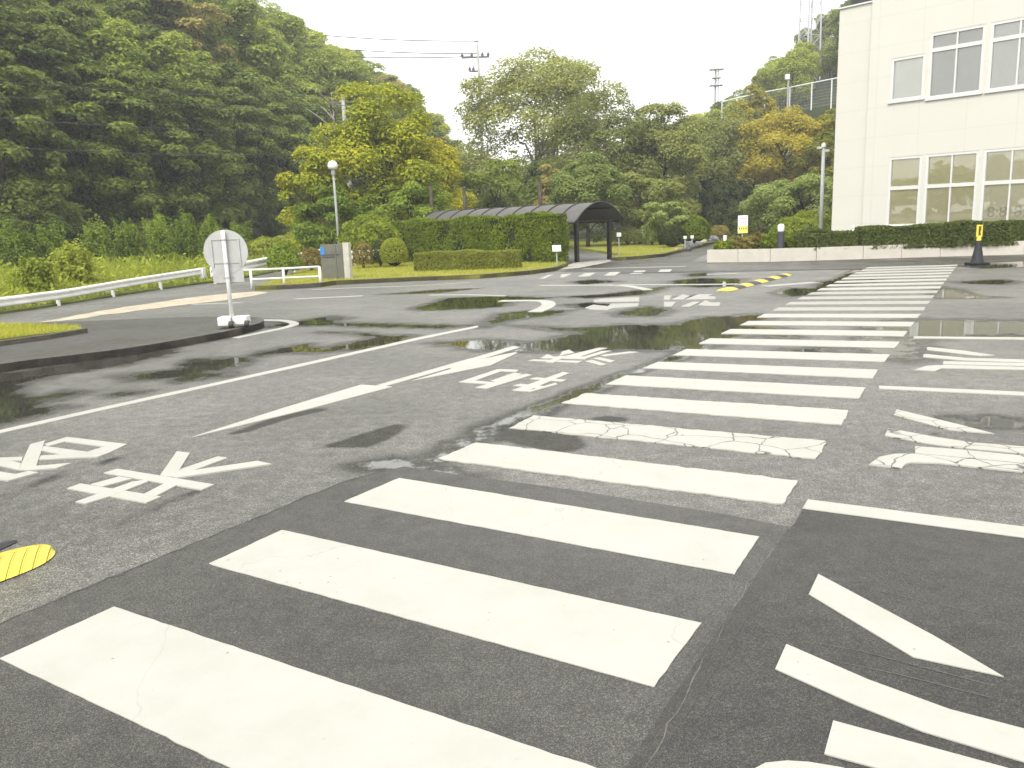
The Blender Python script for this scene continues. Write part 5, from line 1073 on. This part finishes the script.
# ------------------------------------------------------------------ arched canopy walkway
q1, q2 = G(577, 262.3, 0), G(609.5, 259.3, 0); cdv = np.array([-.73, .685]); cdv /= np.linalg.norm(cdv); wv = (q2 - q1)[:2]; cw_ = np.linalg.norm(wv); wv /= cw_
t = empty('canopy_walkway', (q1[0], q1[1], 0), 'dark arched canopy walkway running behind the tall clipped hedge', 'canopy')
zspr = at(577, 220.5, q1[1])[2]; zap = at(591, 203.5, (q1[1] + q2[1]) / 2)[2]; ov = .42; half = cw_ / 2 + ov
def arch(s_, off, u): x = u * half; z = zspr - .06 + (zap - zspr + .06) * (1 - u * u) ; c_ = (q1[:2] + q2[:2]) / 2 + cdv * s_ + wv * x; return (c_[0], c_[1], z + off)
Lc = 8.3; b = MB(); us = np.linspace(-1, 1, 15); ss = np.linspace(-.35, Lc, 12); rows = [[arch(s_, .03, u) for u in us] for s_ in ss] ; rows2 = [[arch(s_, .015, u) for u in us] for s_ in ss]; n0 = 15
b.add([v for q in rows for v in q], [(i * n0 + j, i * n0 + j + 1, (i + 1) * n0 + j + 1, (i + 1) * n0 + j) for i in range(11) for j in range(14)]); b.add([v for q in rows2 for v in q], [(i * n0 + j, (i + 1) * n0 + j, (i + 1) * n0 + j + 1, i * n0 + j + 1) for i in range(11) for j in range(14)])
b.build('roof', M['roof_sheet'], t, world=True, smooth=True)
for s_ in np.linspace(-.35, Lc, 11): b = MB(); b.tube([arch(s_, .045, u) for u in us], .028, 6); b.build('rib', M['dark_steel'], t, world=True)
for u in (-1, -.5, 0, .5, 1): b = MB(); b.tube([arch(s_, -.02, u) for s_ in (-.3, Lc)], .025 if abs(u) < 1 else .04, 6); b.build('purlin', M['dark_steel'], t, world=True)
for s_ in (0, 2.7, 5.4, 8.1):
    for q in (q1, q2): c_ = q[:2] + cdv * s_; b = MB(); b.box((c_[0], c_[1], zspr / 2), (.13, .13, zspr), math.atan2(wv[1], wv[0])); b.build('post', M['dark_steel'], t, world=True)
    a_, c_ = q1[:2] + cdv * s_, q2[:2] + cdv * s_; b = MB(); b.tube([(*(a_ - wv * ov), zspr - .04), (*(c_ + wv * ov), zspr - .04)], .035, 6); b.build('tie_beam', M['dark_steel'], t, world=True)
# slim dark posts of the pergola frame left of the canopy
for i, (px, top) in enumerate([(433, 184), (466, 188), (541, 180)]):
    d_ = 36.5 - i * 1.2; P0 = at(px, 230, d_); t = empty('dark_post', (P0[0], P0[1], .0), ['leftmost slim dark post behind the tall hedge', 'middle slim dark post behind the tall hedge', 'rightmost slim dark post in front of the canopy roof'][i], 'post', 'dark posts behind the hedge')
    h_ = at(px, top, d_)[2]; b = MB(); b.tube([(0, 0, 0), (0, 0, h_)], [.09, .07], 8); b.build('post', M['bark'], t, smooth=True); b = MB(); b.lathe([(.09, h_ - .05), (.09, h_), (0, h_ + .02)], n=10); b.build('cap', M['bark'], t)
# small garden lights
for i, (px, by, hy0, hy1, d_, lab) in enumerate([(557, 264.5, 251.5, 245.2, None, 'small white garden light in front of the right end of the tall hedge'), (503, 262, 249.5, 245.3, 29.8, 'small white garden light peeping over the low hedge'), (619, 255.8, 236.8, 232.6, None, 'small white garden light on a thin stem right of the canopy'), (644, 246, 233.6, 229.6, 42., 'small white garden light left of the loose green shrub'), (685, 249, 238.8, 236, None, 'tiny white garden light beside the grey rock'), (692, 247, 238.6, 235.5, None, 'thin tiny white garden light right of the grey rock')]):
    z_ = .1; P0 = G(px, by, z_) if d_ is None else np.array([*at(px, by, d_)[:2], z_]); d_ = P0[1]; t = empty('garden_light', tuple(P0), lab, 'garden light', 'small garden lights'); h0_, h1_ = at(px, hy0, d_)[2] - z_, at(px, hy1, d_)[2] - z_; w_ = (8.6 if i < 2 else 4.6 if i < 4 else 3) * d_ / F
    b = MB(); b.tube([(0, 0, 0), (0, 0, h0_)], .022, 8); b.build('stem', M['grey_steel'], t); b = MB(); b.box((0, 0, (h0_ + h1_) / 2), (w_, w_ * .7, h1_ - h0_)); b.build('lamp_head', M['lamp_white'], t, bevel=.015)
# rocks
for i, (px, by, w_, h_, lab) in enumerate([(689, 248.6, 11, 8, 'rounded grey rock at the foot of the dark dome bush'), (713, 241.5, 12, 6, 'flat dark rock beside the sandy path'), (698, 246, 7, 5, 'small dark rock between the dome bushes')]):
    P0 = G(px, by, .1); s_ = P0[1] / F; r = np.random.default_rng(i); u = MB(); u.sphere((0, 0, 0), 1, 14, 9); v = np.array(u.v); k = 1 + .16 * np.sin(v[:, 0] * 3 + i) * np.sin(v[:, 1] * 4) + .1 * np.sin(v[:, 2] * 5 + v[:, 0] * 4)
    u.v = [tuple(p) for p in v * k[:, None] * [w_ / 2 * s_, w_ / 2.4 * s_, h_ * .6 * s_] + [0, 0, h_ * .35 * s_]]; o = u.build('rock', M['granite'], None); o.location = tuple(P0); tag(o, lab, 'rock', 'rocks on the verge')

# ------------------------------------------------------------------ far things: pole, wires, masts, hillside fence
d_ = 88.; P0 = at(484.5, 200, d_); z0 = hz(P0[0], P0[1]); t = empty('utility_pole', (P0[0], P0[1], z0), 'utility pole with crossarms rising above the trees against the sky', 'utility pole'); s_ = d_ / F
zq = lambda y: at(483, y, d_)[2] - z0
b = MB(); b.tube([(0, 0, 0), (0, 0, zq(50))], [.2, .13], 10); b.build('pole', M['pole_conc'], t, smooth=True); b = MB(); b.tube([(0, 0, zq(50) - .1), (-.05, 0, zq(41))], [.06, .04], 6); b.box((-.12, 0, zq(41)), (.4, .12, .12)); b.build('top_bracket', M['insulator'], t)
for y, xa, xb in ((57, -15.5, 10.5), (71, -9, 1)):
    b = MB(); b.box(((xa + xb) / 2 * s_, 0, zq(y)), ((xb - xa) * s_, .16, .16), 0); ca = b.build('crossarm', M['insulator'], t)
    for u in ((-15, -6, 4, 9.5) if y == 57 else (-8.5, -5)): b = MB(); b.lathe([(0, .05), (.14, .08), (.14, .2), (.2, .24), (.1, .34), (.06, .5), (0, .5)], (u * s_, 0, zq(y)), 10); b.build('insulator', M['insulator'], ca)
def wire(a, c, sag, rad, label, n=18):
    a, c = np.array(a), np.array(c); t = empty('power_line', tuple(c), label, 'wire', 'overhead wires'); b = MB(); b.tube([a + (c - a) * k / n - np.array([0, 0, sag * 4 * (k / n) * (1 - k / n)]) for k in range(n + 1)], rad, 5); b.build('cable', M['wire'], t, world=True)
for i, (px0, y0, py) in enumerate([(200, 18, 41), (200, 30, 53.5), (200, 41, 56.5)]): wire(at(px0, y0, 112), at(482 - i * 5, py, d_), .8, .05, ['highest faint wire from the utility pole across the sky', 'middle faint wire from the utility pole across the sky', 'lowest faint wire from the utility pole across the sky'][i])
for i, (ya, yb) in enumerate([(92, 105), (113, 131), (143, 153), (76, 96)]): wire(at(-60, ya, 33), at(352, yb, 45), .25, .014, ['second highest dark wire crossing in front of the left forest', 'third highest dark wire crossing in front of the left forest', 'lowest dark wire crossing in front of the left forest', 'highest dark wire crossing in front of the left forest'][i])
P0 = at(353, 230, 45.6); t = empty('utility_pole', (P0[0], P0[1], 0), 'concrete pole hidden in the yellow tree carrying the forest wires', 'utility pole'); h_ = at(353, 94, 45.6)[2]; b = MB(); b.tube([(0, 0, 0), (0, 0, h_)], [.15, .1], 10); b.build('pole', M['pole_conc'], t, smooth=True); b = MB(); b.box((-.2, 0, h_ - .4), (1.2, .1, .1)); b.build('crossarm', M['insulator'], t)
# lattice tower
d_ = 104.; P0 = at(809, 60, d_); z0 = hz(P0[0], P0[1]); t = empty('lattice_tower', (P0[0], P0[1], z0), 'pale lattice mast rising out of the picture beside the white building', 'tower', rz=.3); HT = 34.; w0 = .95
b = MB(); tap = lambda z: w0 * (1 - .35 * z / HT)
for sx_ in (-1, 1):
    for sy_ in (-1, 1): b.tube([(sx_ * tap(0), sy_ * tap(0), -1), (sx_ * tap(HT), sy_ * tap(HT), HT)], .10, 6)
b.build('leg', M['far_steel'], t); b = MB()
for k in range(18):
    za, zb = HT * k / 18, HT * (k + 1) / 18; a_, c_ = tap(za), tap(zb)
    for (u1, v1), (u2, v2) in (((-1, -1), (1, -1)), ((1, -1), (1, 1)), ((1, 1), (-1, 1)), ((-1, 1), (-1, -1))):
        b.tube([(u1 * a_, v1 * a_, za), (u2 * c_, v2 * c_, zb)], .035, 4); b.tube([(u2 * a_, v2 * a_, za), (u1 * c_, v1 * c_, zb)], .035, 4); b.tube([(u1 * a_, v1 * a_, za), (u2 * a_, v2 * a_, za)], .04, 4)
b.build('bracing', M['far_steel'], t)
b = MB(); b.tube([(0, -.3, 0), (0, -.3, HT)], .08, 6); b.build('ladder', M['far_steel'], t)
# small mast with two ring platforms and rods
d_ = 100.; P0 = at(716, 110, d_); z0 = hz(P0[0], P0[1]); t = empty('antenna_mast', (P0[0], P0[1], z0), 'small antenna mast with platforms and thin rods above the trees', 'mast'); s_ = d_ / F; zq = lambda y: at(716, y, d_)[2] - z0
b = MB()
for x, y in ((-2.2, -.2), (1.8, -.2), (0, .35)): b.tube([(x * s_, y, 0), (x * s_ * .8, y, zq(68))], .07, 6)
for k in range(14):
    za, zb = zq(110) + (zq(68) - zq(110)) * k / 14, zq(110) + (zq(68) - zq(110)) * (k + 1) / 14; b.tube([(-2.0 * s_, -.2, za), (1.6 * s_, -.2, zb)], .03, 4)
b.build('mast', M['far_steel'], t)
for y, hw in ((69.5, 6.5), (78, 4), (85.5, 6.2)):
    b = MB(); b.box((0, 0, zq(y)), (2 * hw * s_, 1.0, .09)); pl = b.build('platform', M['far_steel'], t)
for x, ya, yb in ((-5, 50, 86), (3.8, 47, 86), (-.4, 60, 84), (6, 62, 86)): b = MB(); b.tube([(x * s_, -.4, zq(yb)), (x * s_, -.4, zq(ya))], .045, 5); b.build('antenna_rod', M['far_steel'], t)
# white fence along the hillside
fp = [(722, 102, 84), (737, 98, 83), (765, 92, 82), (790, 87.5, 80), (812, 83, 78.5), (832, 79, 77), (850, 75.5, 76)]
P = [at(x, y, d) for x, y, d in fp]; t = empty('hillside_fence', (P[0][0], P[0][1], 0), 'white topped mesh fence climbing the far hillside beside the building', 'fence')
b = MB(); b.tube(P, .06, 6); b.build('rail', M['white_metal'], t, world=True)
for i, p in enumerate(P): b = MB(); b.tube([(p[0], p[1], p[2] - 2.6), tuple(p)], .06, 6); b.build('post', M['white_metal'], t, world=True)
b = MB()
for k in range(1, 9): b.tube([p - np.array([0, 0, .27 * k]) for p in P], .005, 4)
for i in range(len(P) - 1):
    for k in range(1, 16): q = P[i] + (P[i + 1] - P[i]) * k / 16; b.tube([q, q - np.array([0, 0, 2.3])], .004, 4)
b.build('mesh', M['grey_steel'], t, world=True)
P0 = at(788, 92, 79.5); t = empty('camera_pole', (P0[0], P0[1], P0[2] - 6), 'short pole with a white box head standing behind the hillside fence', 'pole'); h_ = at(788, 77, 79.5)[2] - P0[2] + 6; b = MB(); b.tube([(0, 0, 0), (0, 0, h_)], .09, 6); b.build('pole', M['pole_conc'], t); b = MB(); b.box((-.1, 0, h_), (.42, .3, .5)); b.build('head', M['white_metal'], t, bevel=.05)

# ------------------------------------------------------------------ moist air
b = MB(); b.box((0, 60, 33), (500, 420, 73)); hzm = bpy.data.materials.new('moist_air'); hzm.use_nodes = True; t = hzm.node_tree; t.nodes.clear()
pv = N(t, 'ShaderNodeVolumePrincipled', Density=.0013, Anisotropy=.1); pv.inputs['Color'].default_value = (.93, .95, .95, 1); ou = N(t, 'ShaderNodeOutputMaterial'); t.links.new(pv.outputs[0], ou.inputs['Volume'])
b.build('haze', hzm, kind='stuff')
